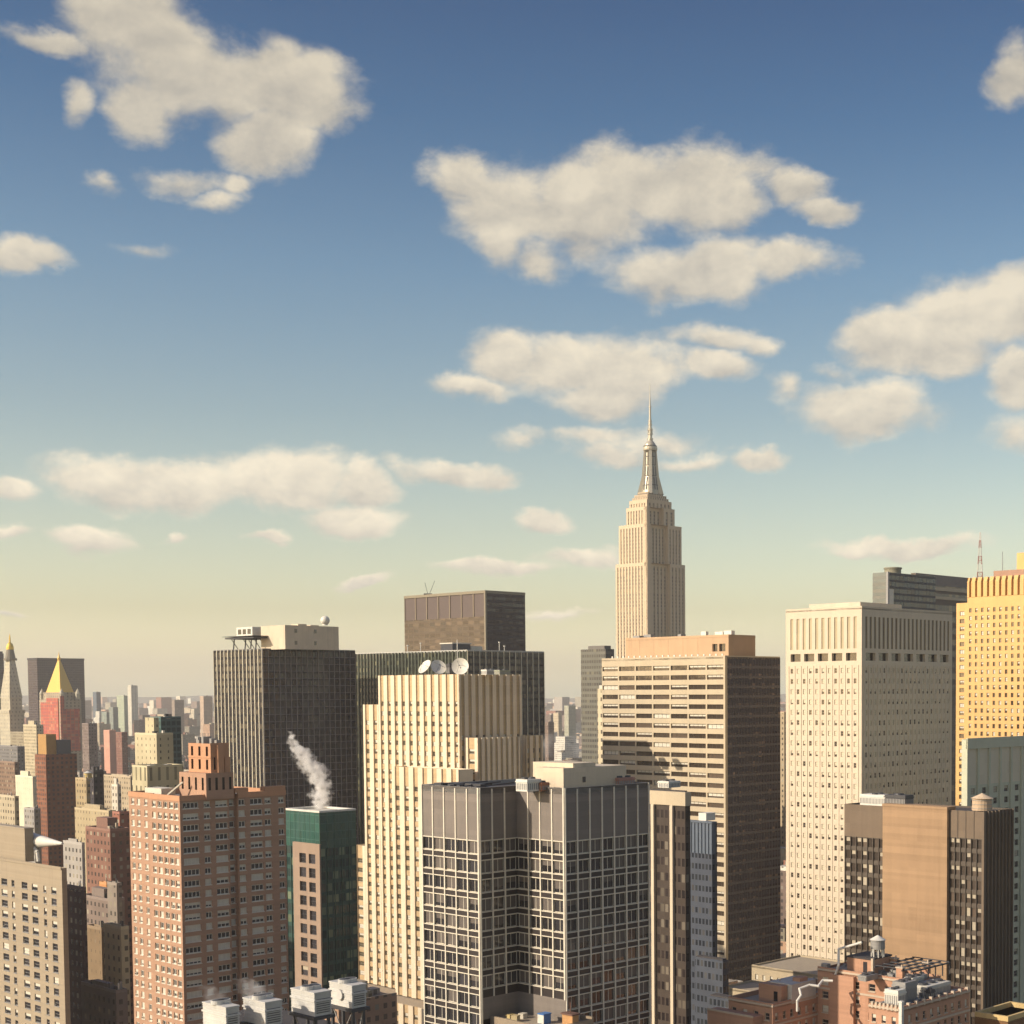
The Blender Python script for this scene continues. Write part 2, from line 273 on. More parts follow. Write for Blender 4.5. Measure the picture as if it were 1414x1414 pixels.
# ------------------------------------------------------------------ buildings
FOOT = []      # footprints in the street grid, so that infill never overlaps them
class Bld:
    def __init__(s, name, label, xc, yc, Y, xl=None, xr=None, a=None, b=None, group=None, cat='building'):
        P = at(xc, yc, Y); s.P = P; s.H = P.z
        s.a = a if a is not None else ext(P, AD, xl); s.b = b if b is not None else ext(P, BD, xr)
        s.o = bpy.data.objects.new(name, None); s.o.empty_display_size = 5
        s.o.location = (P.x, P.y, 0); s.o.rotation_euler = (0, 0, TH); link(s.o); tag(s.o, label, cat, group)
        s.M = Matrix.Translation((P.x, P.y, 0)) @ Matrix.Rotation(TH, 4, 'Z'); s.w = []
        s.foot(0, 0, s.b, s.a)
    def foot(s, x0, y0, x1, y1):
        g = s.P.dot(BD), s.P.dot(AD); FOOT.append((g[0] + x0, g[1] + y0, g[0] + x1, g[1] + y1))
    def zat(s, py, x=0.0, y=0.0):
        lo, hi = -50.0, 700.0
        for _ in range(40):
            m = (lo + hi) / 2
            if proj(s.M @ Vector((x, y, m)))[1] > py: lo = m
            else: hi = m
        return lo
    def uy(s, px, x=0.0, z=None):
        z = s.H if z is None else z; return ext(s.M @ Vector((x, 0, z)), AD, px)
    def ux(s, px, y=0.0, z=None):
        z = s.H if z is None else z; return ext(s.M @ Vector((0, y, z)), BD, px)
    def win(s, side, pl, u, z, w, h, kind): s.w.append((side, pl, u, z, w, h, kind))
    def punch(s, mb, side, pl, u0, u1, z0, z1, cols, rows, dep, kind, m=0, mr=None, pitch=None):
        mb.wall(side, pl, u0, u1, z0, z1, cols, rows, dep, m, mr)
        for c in cols:
            for r in rows:
                if c[0] >= u0 - 1e-4 and c[1] <= u1 + 1e-4 and r[0] >= z0 - 1e-4 and r[1] <= z1 + 1e-4:
                    s.win(side, pl + dep, (c[0] + c[1]) / 2, r[0], c[1] - c[0], r[1] - r[0], kind)
    def windows(s, mats, pv=(.3, .2), vis=None, limit=100, ft=1.0, sill=0, ac=0.0):
        """the windows that show become parts of their own, the rest one part"""
        cache = {}
        def tmpl(w, h, kind, var):
            k = (round(w, 2), round(h, 2), kind, var)
            if k not in cache:
                mb = MB(); t = min(.11, w * .09) * ft; x0, x1 = -w / 2, w / 2
                mb.box(x0, -.05, 0, x0 + t, .02, h); mb.box(x1 - t, -.05, 0, x1, .02, h); mb.box(x0 + t, -.05, 0, x1 - t, .02, t); mb.box(x0 + t, -.05, h - t, x1 - t, .02, h)
                nm = {'single': 0, 'sash': 0, 'pair': 1, 'triple': 2, 'quad': 3}[kind]
                for i in range(nm):
                    c = x0 + w * (i + 1) / (nm + 1); mb.box(c - t * .45, -.04, t, c + t * .45, .02, h - t)
                if kind == 'sash': mb.box(x0 + t, -.03, h * .5 - t * .4, x1 - t, .02, h * .5 + t * .4)
                if sill: mb.box(x0 - .1, -sill - .05, -.14, x1 + .1, -.05, .02)
                if var >= 10: mb.box(x0 + w * .12, -.42, t, x0 + w * .12 + .62, -.03, t + .42); mb.box(x0 + w * .12 + .05, -.45, t + .06, x0 + w * .12 + .57, -.42, t + .36, 1)
                bh = {0: 0, 1: .45, 2: .97, 3: .7}[var % 10]; zb = h - t - (h - 2 * t) * bh
                if bh: mb.quad((x0 + t, 0, zb), (x1 - t, 0, zb), (x1 - t, 0, h - t), (x0 + t, 0, h - t), 2)
                if bh < .9: mb.quad((x0 + t, 0, t), (x1 - t, 0, t), (x1 - t, 0, zb), (x0 + t, 0, zb), 1)
                cache[k] = (mb, mb.mesh('window', mats))
            return cache[k]
        L = []
        for (side, pl, u, z, w, h, kind) in s.w:
            loc = Vector((pl, u, z)) if side == 'L' else Vector((u, pl, z))
            p = s.M @ loc; q = proj(p); ok = -5 < q[0] < 1419 and q[1] < 1420 and (vis is None or vis(*q))
            r = random.random(); var = 1 if r < pv[0] else 2 if r < pv[0] + pv[1] else 3 if r < pv[0] + pv[1] * 1.25 else 0
            if random.random() < ac: var += 10
            L.append((0 if ok else 1, p.y, side, loc, tmpl(w, h, kind, var)))
        L.sort(key=lambda t: t[:2])
        rest = MB()
        for i, (ok, _, side, loc, (mb, me)) in enumerate(L):
            if i < limit:
                o = bpy.data.objects.new('window', me); o.location = loc
                if side == 'L': o.rotation_euler = (0, 0, -math.pi / 2)
                link(o, s.o)
            else:
                n = len(rest.v); Lq = side == 'L'
                for v in mb.v: rest.v.append((loc.x + v[1], loc.y - v[0], loc.z + v[2]) if Lq else (loc.x + v[0], loc.y + v[1], loc.z + v[2]))
                rest.f += [tuple(n + j for j in f) for f in mb.f]; rest.m += mb.m
        if rest.v: tag(rest.build('window', mats, s.o), kind='stuff')
def cols(u0, u1, n, frac, off=0.0):
    p = (u1 - u0) / n; return [(u0 + p * (i + .5 - frac / 2 + off), u0 + p * (i + .5 + frac / 2 + off)) for i in range(n)]
def rowsdown(z1, z0, fh, h, sill=0.0):
    """storeys counted down from z1"""
    out = []; z = z1
    while z - fh > z0: out.append((z - fh + sill, z - fh + sill + h)); z -= fh
    return out
def roofdeck(b, x0, y0, x1, y1, z, mat, par=1.0, wallm=None, t=.4):
    mb = MB(); mb.quad((x0 + t, y0 + t, z - par), (x1 - t, y0 + t, z - par), (x1 - t, y1 - t, z - par), (x0 + t, y1 - t, z - par)); mb.build('roof', mat, b.o)
    if wallm:
        mb = MB()
        for q in ((x0, y0, x1, y0 + t), (x0, y1 - t, x1, y1), (x0, y0 + t, x0 + t, y1 - t), (x1 - t, y0 + t, x1, y1 - t)): mb.box(q[0], q[1], z - par - .3, q[2], q[3], z, 0)
        mb.build('parapet', wallm, b.o)
def backs(mb, x0, y0, x1, y1, z0, z1, m=0):
    mb.plane('L', x1, y0, y1, z0, z1, m); mb.plane('R', y1, x0, x1, z0, z1, m)
def tank(label, p, r=2.2, h=3.6, leg=2.0, mat=None, group=None, cone=.55, roofm=None):
    """a roof-top water tank standing on legs"""
    o = bpy.data.objects.new('water_tank', None); o.location = p; link(o); tag(o, label, 'water tank', group)
    mb = MB(); mb.cyl(0, 0, leg, leg + h, r, r * .96, 20); t = mb.build('barrel', mat or WOOD, o)
    for k in range(3): b2 = MB(); b2.cyl(0, 0, leg + h * (k + .5) / 3, leg + h * (k + .5) / 3 + .12, r * 1.015, r * 1.015, 20); b2.build('hoop', METAL_G, t)
    mb = MB(); mb.cyl(0, 0, leg + h, leg + h + r * cone, r * 1.12, .05, 20); mb.build('roof', roofm or METAL_W, o)
    for i in range(8):
        a = math.pi / 4 * i; mb = MB(); mb.bar((r * .85 * math.cos(a), r * .85 * math.sin(a), 0), (r * .85 * math.cos(a), r * .85 * math.sin(a), leg), .14); mb.build('leg', METAL_W if leg > 1 else METAL_G, o)
    return o
def hvac(label, p, sx, sy, sz, mat, group=None, rot=TH, fans=2):
    o = bpy.data.objects.new('rooftop_unit', None); o.location = p; o.rotation_euler = (0, 0, rot); link(o); tag(o, label, 'ventilation unit', group)
    mb = MB(); mb.box(0, 0, .3, sx, sy, sz); mb.box(-.12, -.12, sz * .78, sx + .12, sy + .12, sz * .86); mb.build('casing', mat, o)
    mb = MB()
    for i in range(int(sx / .5)): mb.box(.2 + i * .5, -.06, sz * .25, .45 + i * .5, .02, sz * .7)
    for i in range(int(sy / .5)): mb.box(-.06, .2 + i * .5, sz * .25, .02, .45 + i * .5, sz * .7)
    mb.build('louvre', METAL_G, o)
    for i in range(fans):
        mb = MB(); mb.cyl(sx * (i + .5) / fans, sy / 2, sz, sz + .35, min(sx / fans, sy) * .36, min(sx / fans, sy) * .34, 14); mb.build('fan', METAL_D, o)
    return o

def along(b, x, y, z, D, px): return ext(b.M @ Vector((x, y, z)), D, px)
def ysolve(b, x, px, z):
    lo, hi = -80.0, 200.0
    for _ in range(40):
        m = (lo + hi) / 2
        if proj(b.M @ Vector((x, m, z)))[0] > px: lo = m
        else: hi = m
    return lo
def part(b, name, mats, fn, parent=None):
    mb = MB(); fn(mb); return mb.build(name, mats, parent or b.o)
def boxpart(b, name, mats, x0, y0, z0, x1, y1, z1, parent=None): return part(b, name, mats, lambda m: m.box(x0, y0, z0, x1, y1, z1), parent)

# ------------------------------------------------------------------ ground, far hills, air
gm, gnt, gb = newmat('city_ground'); t = NT(gnt); o_ = t.obj()
t.put(t.mix(t.noise(o_, .004, 8, .7), (.055, .05, .048), (.11, .10, .09)), gb.inputs['Base Color']); gb.inputs['Roughness'].default_value = .9
mb = MB(); G = 12000
mb.quad((-G, -1500, 0), (G, -1500, 0), (G, 13400, 0), (-G, 13400, 0))
tag(mb.build('ground', gm), kind='structure')
mb = MB(); n = 90
for i in range(n):
    x0 = -11500 + 23000 * i / n; x1 = -11500 + 23000 * (i + 1) / n
    h = lambda x: 112 + 14 * math.sin(x * .0009) + 9 * math.sin(x * .0031 + 1) + 5 * math.sin(x * .0079 + 2)
    mb.quad((x0, 12000, -1), (x1, 12000, -1), (x1, 12700, h(x1)), (x0, 12700, h(x0)))
    mb.quad((x0, 12700, h(x0)), (x1, 12700, h(x1)), (x1, 13300, -1), (x0, 13300, -1))
tag(mb.build('hills', flat('hill_ground', (.20, .19, .15), .95)), kind='structure')
hz = bpy.data.materials.new('haze_air'); hz.use_nodes = True; hz.node_tree.nodes.clear()
ho = hz.node_tree.nodes.new('ShaderNodeOutputMaterial'); hv = hz.node_tree.nodes.new('ShaderNodeVolumePrincipled')
hv.inputs['Color'].default_value = (.97, .93, .86, 1); hv.inputs['Density'].default_value = 6.5e-5; hv.inputs['Anisotropy'].default_value = .1
hz.node_tree.links.new(hv.outputs[0], ho.inputs['Volume'])
mb = MB(); mb.box(-G - 50, -1550, -1.5, G + 50, 13500, 452, 0, True); ho_ = tag(mb.build('haze', hz), kind='stuff')

# ------------------------------------------------------------------ front tower: dark bays in a pale lattice
SP = flat('bronze_spandrel', (.026, .019, .018), .5); MUL = flat('pale_mullion', (.66, .60, .48), .55); CAP = wallmat('grey_brown_panel', (.20, .172, .148), .6, .2, courses=.9, scale=.2)
d = Bld('office_tower', 'dark front tower with pale mullion lattice, deep corner notch and windowless grey top', 661, 1088, 290, 582, 713)
w2 = along(d, d.b, 0, d.H, -AD, 779); Ld = along(d, d.b, -w2, d.H, BD, 896); H = d.H; d.foot(d.b, -w2, d.b + Ld, 0); d.foot(0, 0, d.b + Ld, d.a)
zc = d.zat(1162); fh = 3.69; zt = d.zat(1400, d.b, -2)
segs = [('L', 0, 0, d.a, 5, 0), ('R', 0, 0, d.b, 3, zt), ('L', d.b, -w2, 0, 4, zt), ('R', -w2, d.b, d.b + Ld, 7, 0)]
wall = MB(); cap = MB(); mul = MB()
for side, pl, u0, u1, nb, z0 in segs:
    p = (u1 - u0) / nb; base = z0 + 4.2 if z0 else 30
    rws = [(a, b) for a, b in rowsdown(zc, base, fh, 2.42, fh - 2.42 - .02)]
    cl = [(u0 + p * i + .12, u0 + p * (i + 1) - .12) for i in range(nb)]
    d.punch(wall, side, pl, u0, u1, base, zc, cl, rws, .28, 'pair')
    if z0: cap.plane(side, pl, u0, u1, z0, base); cap.build('foot_band', CAP, d.o); cap = MB()
    else: wall.plane(side, pl, u0, u1, 0, base)
    cap.plane(side, pl, u0, u1, zc, H); cap.build('top_cladding', CAP, d.o); cap = MB()
    def strip(ua, ub, za, zb, o, m=mul):
        if side == 'L': m.box(pl - o, ua, za, pl + .05, ub, zb, 0, True)
        else: m.box(ua, pl - o, za, ub, pl + .05, zb, 0, True)
    for i in range(1, nb): strip(u0 + p * i - .15, u0 + p * i + .15, base, H - .3, .16)
    for a, b in rws: strip(u0, u1, b, b + .17, .08); strip(u0, u1, a - .17, a, .08)
    if side == 'L': strip(u0 - .02, u0 + .34, base if z0 else 0, H, .2)
    if pl == 0 and side == 'R': strip(u0 + .02, u0 + .30, 30, H, .2)
    if side == 'R' and pl != 0: strip(u0 + .02, u0 + .30, 30, H, .2); strip(u1 - .3, u1, 30, H, .2)
    if side == 'L' and pl == 0: strip(u1 - .3, u1, 30, H, .2)
backs(wall, d.b, 0, d.b + Ld, d.a, 0, H); wall.plane('L', d.b + Ld, -w2, d.a, 0, H)
wall.build('wall', SP, d.o); mul.build('mullion_grid', MUL, d.o)
part(d, 'roof', ROOF_D, lambda m: (m.quad((0, 0, H - 1), (d.b, 0, H - 1), (d.b, d.a, H - 1), (0, d.a, H - 1)), m.quad((d.b, -w2, H - 1), (d.b + Ld, -w2, H - 1), (d.b + Ld, d.a, H - 1), (d.b, d.a, H - 1))))
def rim(m):
    for q in ((0, 0, .35, d.a), (.35, 0, d.b, .35), (d.b, -w2, d.b + .35, 0), (d.b + .35, -w2, d.b + Ld, -w2 + .35), (0, d.a - .35, d.b + Ld, d.a), (d.b + Ld - .35, -w2 + .35, d.b + Ld, d.a - .35)): m.box(q[0], q[1], H - 1.2, q[2], q[3], H + .02)
part(d, 'parapet', METAL_G, rim)
CREAM = wallmat('cream_render', (.62, .52, .38), .85, .12)
# penthouse blocks on the roof
PH = CREAM
xa = d.b + 3; za = H
ya = ysolve(d, xa, 778, H + 2); part(d, 'penthouse', [PH, GL_DARK], lambda m: (m.box(xa, ya, H - 1, xa + 17, ya + 8, d.zat(1061, xa, ya)), m.box(xa + 3, ya + .5, H - 1, xa + 9, ya + 12, d.zat(1055, xa, ya)), m.box(xa + 5, ya - .05, H + .6, xa + 5.8, ya, H + 1.7, 1)))
hvac('white rooftop cabinet beside the dark low roof of the front lattice tower', d.M @ Vector((d.b - 4, ysolve(d, d.b - 4, 728, H), H - 1)), 3.6, 3.2, 2.6, METAL_W)
hvac('small orange brick bulkhead between the white cabinet and the cream penthouse', d.M @ Vector((d.b - 1, ysolve(d, d.b - 1, 748, H), H - 1)), 2.0, 1.6, 1.9, COPPER, fans=1)
hvac('rusty pink plant box at the right end of the cream penthouse', d.M @ Vector((d.b + Ld - 6, -w2 + 2.5, H - 1)), 4.6, 2.4, 2.1, flat('rusty_pink', (.42, .22, .17), .8), fans=2)
def clutter(m):
    rr = random.Random(3)
    for i in range(16): x = rr.uniform(1, d.b - 2); y = rr.uniform(2, d.a - 3); m.box(x, y, H - 1, x + rr.uniform(.6, 3), y + rr.uniform(.6, 3), H - 1 + rr.uniform(.5, 1.5))
    for i in range(3): m.bar((1, 2 + i * 4, H), (d.b + 2, 3 + i * 4, H + .4), .12)
part(d, 'roof_plant', METAL_D, clutter)
# terrace at the foot of the notch
TB = wallmat('tan_block', (.33, .26, .18), .85, .15)
part(d, 'terrace', [ROOF_T, TB], lambda m: (m.quad((2.6, -w2 - 3, zt), (d.b + 3.5, -w2 - 3, zt), (d.b + 3.5, 0, zt), (2.6, 0, zt)), m.box(2.2, -w2 - 3.4, 0, 2.6, 0, zt + .5, 1), m.box(2.6, -w2 - 3.4, 0, d.b + 3.5, -w2 - 3, zt + .5, 1), m.box(d.b + 3.5, -w2 - 3.4, 0, d.b + 3.9, -w2, zt + .9, 1)))
def tp(px, x, z=zt): return d.M @ Vector((x, ysolve(d, x, px, z), z))
BLUE = flat('blue_tarpaulin', (.05, .17, .42), .5)
o = bpy.data.objects.new('covered_plant_unit', None); o.location = tp(752, d.b - 3.2); o.rotation_euler = (0, 0, TH); link(o)
tag(o, 'plant unit under a bright blue tarpaulin with a pale end panel on the notch terrace', 'plant unit')
mb = MB(); mb.box(-.9, -.8, 0, .9, .8, 1.9); mb.box(-1.0, -.9, 1.75, 1.0, .9, 1.95); mb.build('cover', BLUE, o)
mb = MB(); mb.box(-1.02, -.85, .1, -.9, .85, 1.7); mb.build('end_panel', METAL_W, o)
o = bpy.data.objects.new('timber_shed', None); o.location = tp(786, d.b + .2); o.rotation_euler = (0, 0, TH); link(o)
tag(o, 'orange and brown timber shed at the right end of the notch terrace', 'shed')
mb = MB(); mb.box(-1.6, -2.6, 0, 0, .2, 1.9); mb.build('shed_wall', flat('orange_board', (.5, .27, .11), .8), o)
mb = MB(); mb.box(-1.9, -2.9, 1.9, .2, .4, 2.15); mb.bar((-1.5, -2, 2.1), (-1.5, -2, 4.4), .12); mb.build('shed_roof', flat('brown_board', (.16, .085, .06), .8), o)
for k, (px, x, lab) in enumerate([(705, 5.2, 'yellow crate standing near the left end of the notch terrace'), (722, 6.5, 'pale crate leaning on the notch terrace left of the blue plant unit'), (712, 3.6, 'low straw coloured crate at the edge of the notch terrace')]):
    p = tp(px, x); mb = MB(); mb.box(-.7, -.6, 0, .7, .6, .7 + .25 * k); mb.box(-.75, -.65, .5 + .25 * k, .75, .65, .6 + .25 * k)
    c = mb.build('crate', flat('crate_board', [(.55, .42, .18), (.55, .5, .4), (.5, .4, .22)][k], .8)); c.location = p; c.rotation_euler = (0, 0, TH + .2 * k); tag(c, lab, 'crate')
d.windows([MUL, GL_DARK, flat('taupe_blind', (.11, .092, .08), .5)], (.14, .30), lambda x, y: not (690 < x < 800 and y > 1395))

# ------------------------------------------------------------------ cream setback tower with ribs
RIB = wallmat('cream_brick', (.74, .62, .45), .85, .09); OCH = wallmat('ochre_brick', (.52, .375, .21), .85, .16, courses=.6)
nw = Bld('ribbed_tower', 'cream ribbed setback tower with ochre strips and satellite dishes on its flat top', 634, 931, 545, 522, 720)
def ribface(b, wl_, side, pl, u0, u1, z0, z1, n, rows, rf=.5, dep=.5, kind='sash'):
    p = (u1 - u0) / n; rw = p * rf
    cl = [(u0 + p * i + rw / 2 + .18, u0 + p * (i + 1) - rw / 2 - .18) for i in range(n)]
    b.punch(wl_, side, pl + dep, u0, u1, z0, z1, cl, rows, .25, kind, 1)
    for i in range(n + 1):
        a = max(u0, u0 + p * i - rw / 2); c = min(u1, u0 + p * i + rw / 2)
        if side == 'L': wl_.box(pl, a, z0, pl + dep, c, z1, 0)
        else: wl_.box(a, pl, z0, c, pl + dep, z1, 0)
def ribmass(b, name, x0, y0, x1, y1, z0, z1, nL, nR, wtopL, wtopR, fh=3.62, sides='LR', lim=1e9):
    mb = MB()
    rl = [q for q in rowsdown(wtopL, z0, fh, 1.75, .9) if q[1] < wtopL]; rr = [q for q in rowsdown(wtopR, z0, fh, 1.75, .9)]
    if 'L' in sides: ribface(b, mb, 'L', x0, y0, y1, z0, z1, nL, rl)
    else: mb.plane('L', x0, y0, y1, z0, z1, 0)
    if 'R' in sides: ribface(b, mb, 'R', y0, x0, x1, z0, z1, nR, rr)
    else: mb.plane('R', y0, x0, x1, z0, z1, 0)
    backs(mb, x0, y0, x1, y1, z0, z1, 0)
    mb.quad((x0 + .5, y0 + .5, z1 - .4), (x1, y0 + .5, z1 - .4), (x1, y1, z1 - .4), (x0 + .5, y1, z1 - .4), 2)
    mb.build(name, [RIB, OCH, ROOF_T], b.o)
zb5 = nw.zat(1384, -6, 8); a1 = nw.uy(500, 0); z1 = nw.zat(973, 0, nw.a); a2 = nw.uy(487, 0, nw.zat(1168, 0, a1)); z2 = nw.zat(1168, 0, a1 + 2)
ribmass(nw, 'tower_shaft', 0, 0, nw.b, nw.a, zb5, nw.H, 11, 9, nw.zat(965), nw.zat(1012))
ribmass(nw, 'setback_wing', 0.15, nw.a, nw.b - 2, a1, zb5, z1, 2, 8, z1 - 5, z1 - 8)
ribmass(nw, 'setback_wing', 0.3, a1, nw.b - 4, a2, zb5, z2, 1, 8, z2 - 4, z2 - 8)
x3 = -6.5; y3 = ysolve(nw, x3, 633, nw.zat(1062, x3, 0)); z3 = nw.zat(1062, x3, 0); y3b = along(nw, x3, y3, z3, AD, 558)
ribmass(nw, 'setback_wing', x3, y3, -.02, y3b, zb5, z3, 7, 1, z3 - 6, z3 - 8, sides='L')
x4 = nw.ux(640); y4 = -7.5; z4 = nw.zat(1019, x4, y4); x4b = x4 + along(nw, x4, y4, z4, BD, 718)
ribmass(nw, 'setback_wing', x4, y4, x4b, -.02, 40, z4, 1, 8, z4 - 3, z4 - 30)
ribmass(nw, 'setback_wing', nw.b + .05, -2, nw.ux(744), nw.a - 5, 40, nw.zat(1016, nw.b, -2), 1, 3, 60, nw.zat(1030, nw.b, -2))
ribmass(nw, 'base_storeys', -16, y3 - 6, nw.b + 4, a2 + 12, 0, zb5, 16, 10, zb5 - 2, zb5 - 2)
nw.foot(-16, -10, nw.b + 14, a2 + 12)
GLS = glassmat('olive_glass', (.035, .03, .018), .2)
nw.windows([METAL_G, GLS, BLIND_W], (.3, .18), lambda x, y: y < 1395 and not (x > 583 and y > 1085) and x < 720)
# satellite dishes, mast and low plant on its top
DW = flat('dish_white', (.72, .68, .58), .5)
def dish(label, px, pyc, x, r, look, group=None):
    z = nw.H; y = ysolve(nw, x, px, z); p = nw.M @ Vector((x, y, z - .4)); o = bpy.data.objects.new('satellite_dish', None); o.location = p; link(o); tag(o, label, 'satellite dish')
    zc_ = r * .95 + .3; q = Vector(look).normalized().to_track_quat('Z', 'Y').to_matrix()
    mb = MB(); prof = [(r * k / 7, r * .22 * (k / 7) ** 2) for k in range(8)]
    for (r0, h0), (r1, h1) in zip(prof, prof[1:]): mb.cyl(0, 0, h0, h1, r0, r1, 28, 0, False)
    for (r0, h0), (r1, h1) in zip(prof, prof[1:]): mb.cyl(0, 0, h0 - .08, h1 - .08, r0, r1, 28, 0, False)
    mb.v = [tuple(q @ Vector(v) + Vector((0, 0, zc_))) for v in mb.v]; mb.build('reflector', DW, o, True)
    mb = MB(); c = q @ Vector((0, 0, r * .75)) + Vector((0, 0, zc_))
    for k in range(3): e = q @ Vector((r * .8 * math.cos(k * 2.1), r * .8 * math.sin(k * 2.1), r * .14)) + Vector((0, 0, zc_)); mb.bar(e, c, .05)
    mb.cyl(c.x, c.y, c.z - .2, c.z + .2, .2, .2, 8); mb.build('feed_arm', METAL_D, o)
    mb = MB(); mb.bar((0, 0, 0), (0, 0, zc_ - .1), .22); mb.bar((-.8, .4, 0), (0, 0, zc_), .1); mb.bar((.8, .4, 0), (0, 0, zc_), .1); mb.build('pedestal', METAL_G, o)
dish('leftmost white satellite dish on the cream tower, tipped up and turned left', 588, 920, 6, 3.0, (-.75, -.75, .75))
dish('middle satellite dish, partly behind its left neighbour and turned right', 605, 922, 7, 2.9, (.45, -.8, .5))
dish('rightmost white satellite dish, round and facing out with dark feed bracket', 636, 920, 7.5, 3.1, (-.05, -1, .22))
mb = MB(); mb.bar((0, 0, 0), (0, 0, 13), .16); mb.bar((-.7, 0, 9), (.7, 0, 9), .06); o = mb.build('antenna_mast', METAL_W); o.location = nw.M @ Vector((7, ysolve(nw, 7, 632, nw.H), nw.H - .4)); tag(o, 'thin pale pole antenna rising behind the rightmost dish', 'antenna')
hvac('dark steel rack of equipment between the middle and right dishes', nw.M @ Vector((9, ysolve(nw, 9, 621, nw.H), nw.H - .4)), 3, 2, 4.4, METAL_D)
for k, (px, lab) in enumerate([(672, 'long low cream cabinet right of the dishes'), (690, 'low greenish cabinet with a small white horn at the right end of the cream tower')]):
    hvac(lab, nw.M @ Vector((10, ysolve(nw, 10, px, nw.H), nw.H - .4)), 5, 3, 2.1 - .3 * k, [METAL_W, flat('sage_metal', (.33, .34, .24), .6)][k])

# ------------------------------------------------------------------ black slab pair behind
def curtain(b, name, side, pl, u0, u1, z0, z1, nb, fh, gm_, mm, mw=.35, mo=.35, hz_=.0, hw=.25):
    part(b, 'curtain_wall', gm_, lambda m: m.plane(side, pl, u0, u1, z0, z1))
    def f(m):
        p = (u1 - u0) / nb
        for i in range(nb + 1):
            a = max(u0, u0 + p * i - mw / 2); c = min(u1, u0 + p * i + mw / 2)
            if side == 'L': m.box(pl - mo, a, z0, pl + .02, c, z1)
            else: m.box(a, pl - mo, z0, c, pl + .02, z1)
        if hz_:
            z = z1 - fh
            while z > z0:
                if side == 'L': m.box(pl - hz_, u0, z - hw / 2, pl + .02, u1, z + hw / 2)
                else: m.box(u0, pl - hz_, z - hw / 2, u1, pl + .02, z + hw / 2)
                z -= fh
    part(b, name, mm, f)
MA = flat('silver_mullion', (.62, .57, .43), .5); MA2 = flat('shaded_mullion', (.24, .215, .21), .5); MB2 = flat('greenish_mullion', (.15, .165, .12), .4, .2)
GA = facademat('dark_pane_grid', (.028, .025, .026), (.010, .009, .012), 1.75, 3.7, .08, .92, .3, .95, (.16, .13, .09), .22, (.035, .028, .03), .45, .1)
GA2 = facademat('shaded_violet_panes', (.028, .024, .03), (.008, .007, .011), 1.75, 3.7, .08, .92, .3, .95, (.075, .06, .06), .2, (.025, .02, .026), .4, .1)
GB = facademat('green_pane_grid', (.045, .05, .035), (.02, .022, .018), 1.6, 3.7, .1, .9, .3, .9, (.2, .19, .11), .12, (.05, .05, .04), .45, .12)
ba = Bld('slab_tower', 'black glass slab with bright silver mullions on its lit left face, cream penthouse on top', 362, 896, 780, 295, 490)
curtain(ba, 'mullion_grid', 'L', 0, 0, ba.a, 0, ba.H, 13, 3.7, GA, MA, .55, .4); curtain(ba, 'mullion_grid', 'R', 0, 0, ba.b, 0, ba.H, 17, 3.7, GA2, MA2, .26, .35, .06, .2)  # left mullions coloured as sunlit; right mullions and panes coloured as shaded
part(ba, 'back_wall', METAL_D, lambda m: backs(m, 0, 0, ba.b, ba.a, 0, ba.H)); roofdeck(ba, 0, 0, ba.b, ba.a, ba.H + .3, ROOF_G, .6, METAL_G)
xp = 5.0; yp = ysolve(ba, xp, 394, ba.H); zp = ba.zat(863, xp, yp)
part(ba, 'penthouse', [CREAM, GL_DARK], lambda m: (m.box(xp, yp, ba.H - .3, xp + along(ba, xp, yp, ba.H, BD, 468), yp + 22, zp), [m.box(xp + k, yp - .06, q, xp + k + 1.5, yp, q + 2, 1) for k in (5.5, 17) for q in (ba.H + 2, ba.H + 8)], m.box(xp + 9, yp + 2, zp, xp + 14, yp + 8, zp + .9), m.box(xp + 17, yp + 3, zp, xp + 22, yp + 8, zp + .6)))
o = bpy.data.objects.new('radome', None); o.location = ba.M @ Vector((xp + 15, ysolve(ba, xp + 15, 449, zp), zp)); link(o); tag(o, 'white spherical radome on the cream penthouse of the black slab', 'radome')
mb = MB(); mb.lathe([(2.3 * math.cos(a), 2.3 + 2.3 * math.sin(a)) for a in [(-90 + 15 * k) * math.pi / 180 for k in range(13)]], 24); mb.build('dome', DW, o, True)
mb = MB(); mb.cyl(0, 0, -.1, .6, 1.4, 1.3, 12); mb.build('stem', METAL_W, o)
o = bpy.data.objects.new('window_cleaning_gantry', None); xg = 0.0; yg = ysolve(ba, xg, 378, ba.H); yg2 = ysolve(ba, xg, 334, ba.H); o.location = ba.M @ Vector((0, 0, ba.H)); o.rotation_euler = (0, 0, TH); link(o); tag(o, 'dark steel platform on trestles overhanging the left end of the black slab roof', 'gantry')
mb = MB(); mb.box(-3, 3, 5.5, 14, 30, 6.2); mb.box(-4, 2, 6.6, 15, 31, 6.8)
mb.build('deck', METAL_D, o)
for q in ((0, 6), (10, 6), (0, 16), (10, 16), (0, 27), (10, 27)): mb = MB(); mb.bar((q[0], q[1], 0), (q[0] + 1.5, q[1] + 1.5, 5.6), .35); mb.bar((q[0] + 3, q[1], 0), (q[0] - .5, q[1] + 1, 5.6), .2); mb.build('leg', METAL_D, o)
mb = MB(); mb.box(2, 12, 6.8, 12, 27, 11.6); mb.build('cabin', METAL_W, o)
for k in range(3): mb = MB(); mb.box(1.9, 13.5 + 4.5 * k, 8, 2, 16.5 + 4.5 * k, 10.6); mb.build('cabin_window', GL_DARK, o)
bb = Bld('slab_tower', 'green tinged black slab right of its taller neighbour, standing behind the cream ribbed tower', 645, 898, 800, 491, 751)
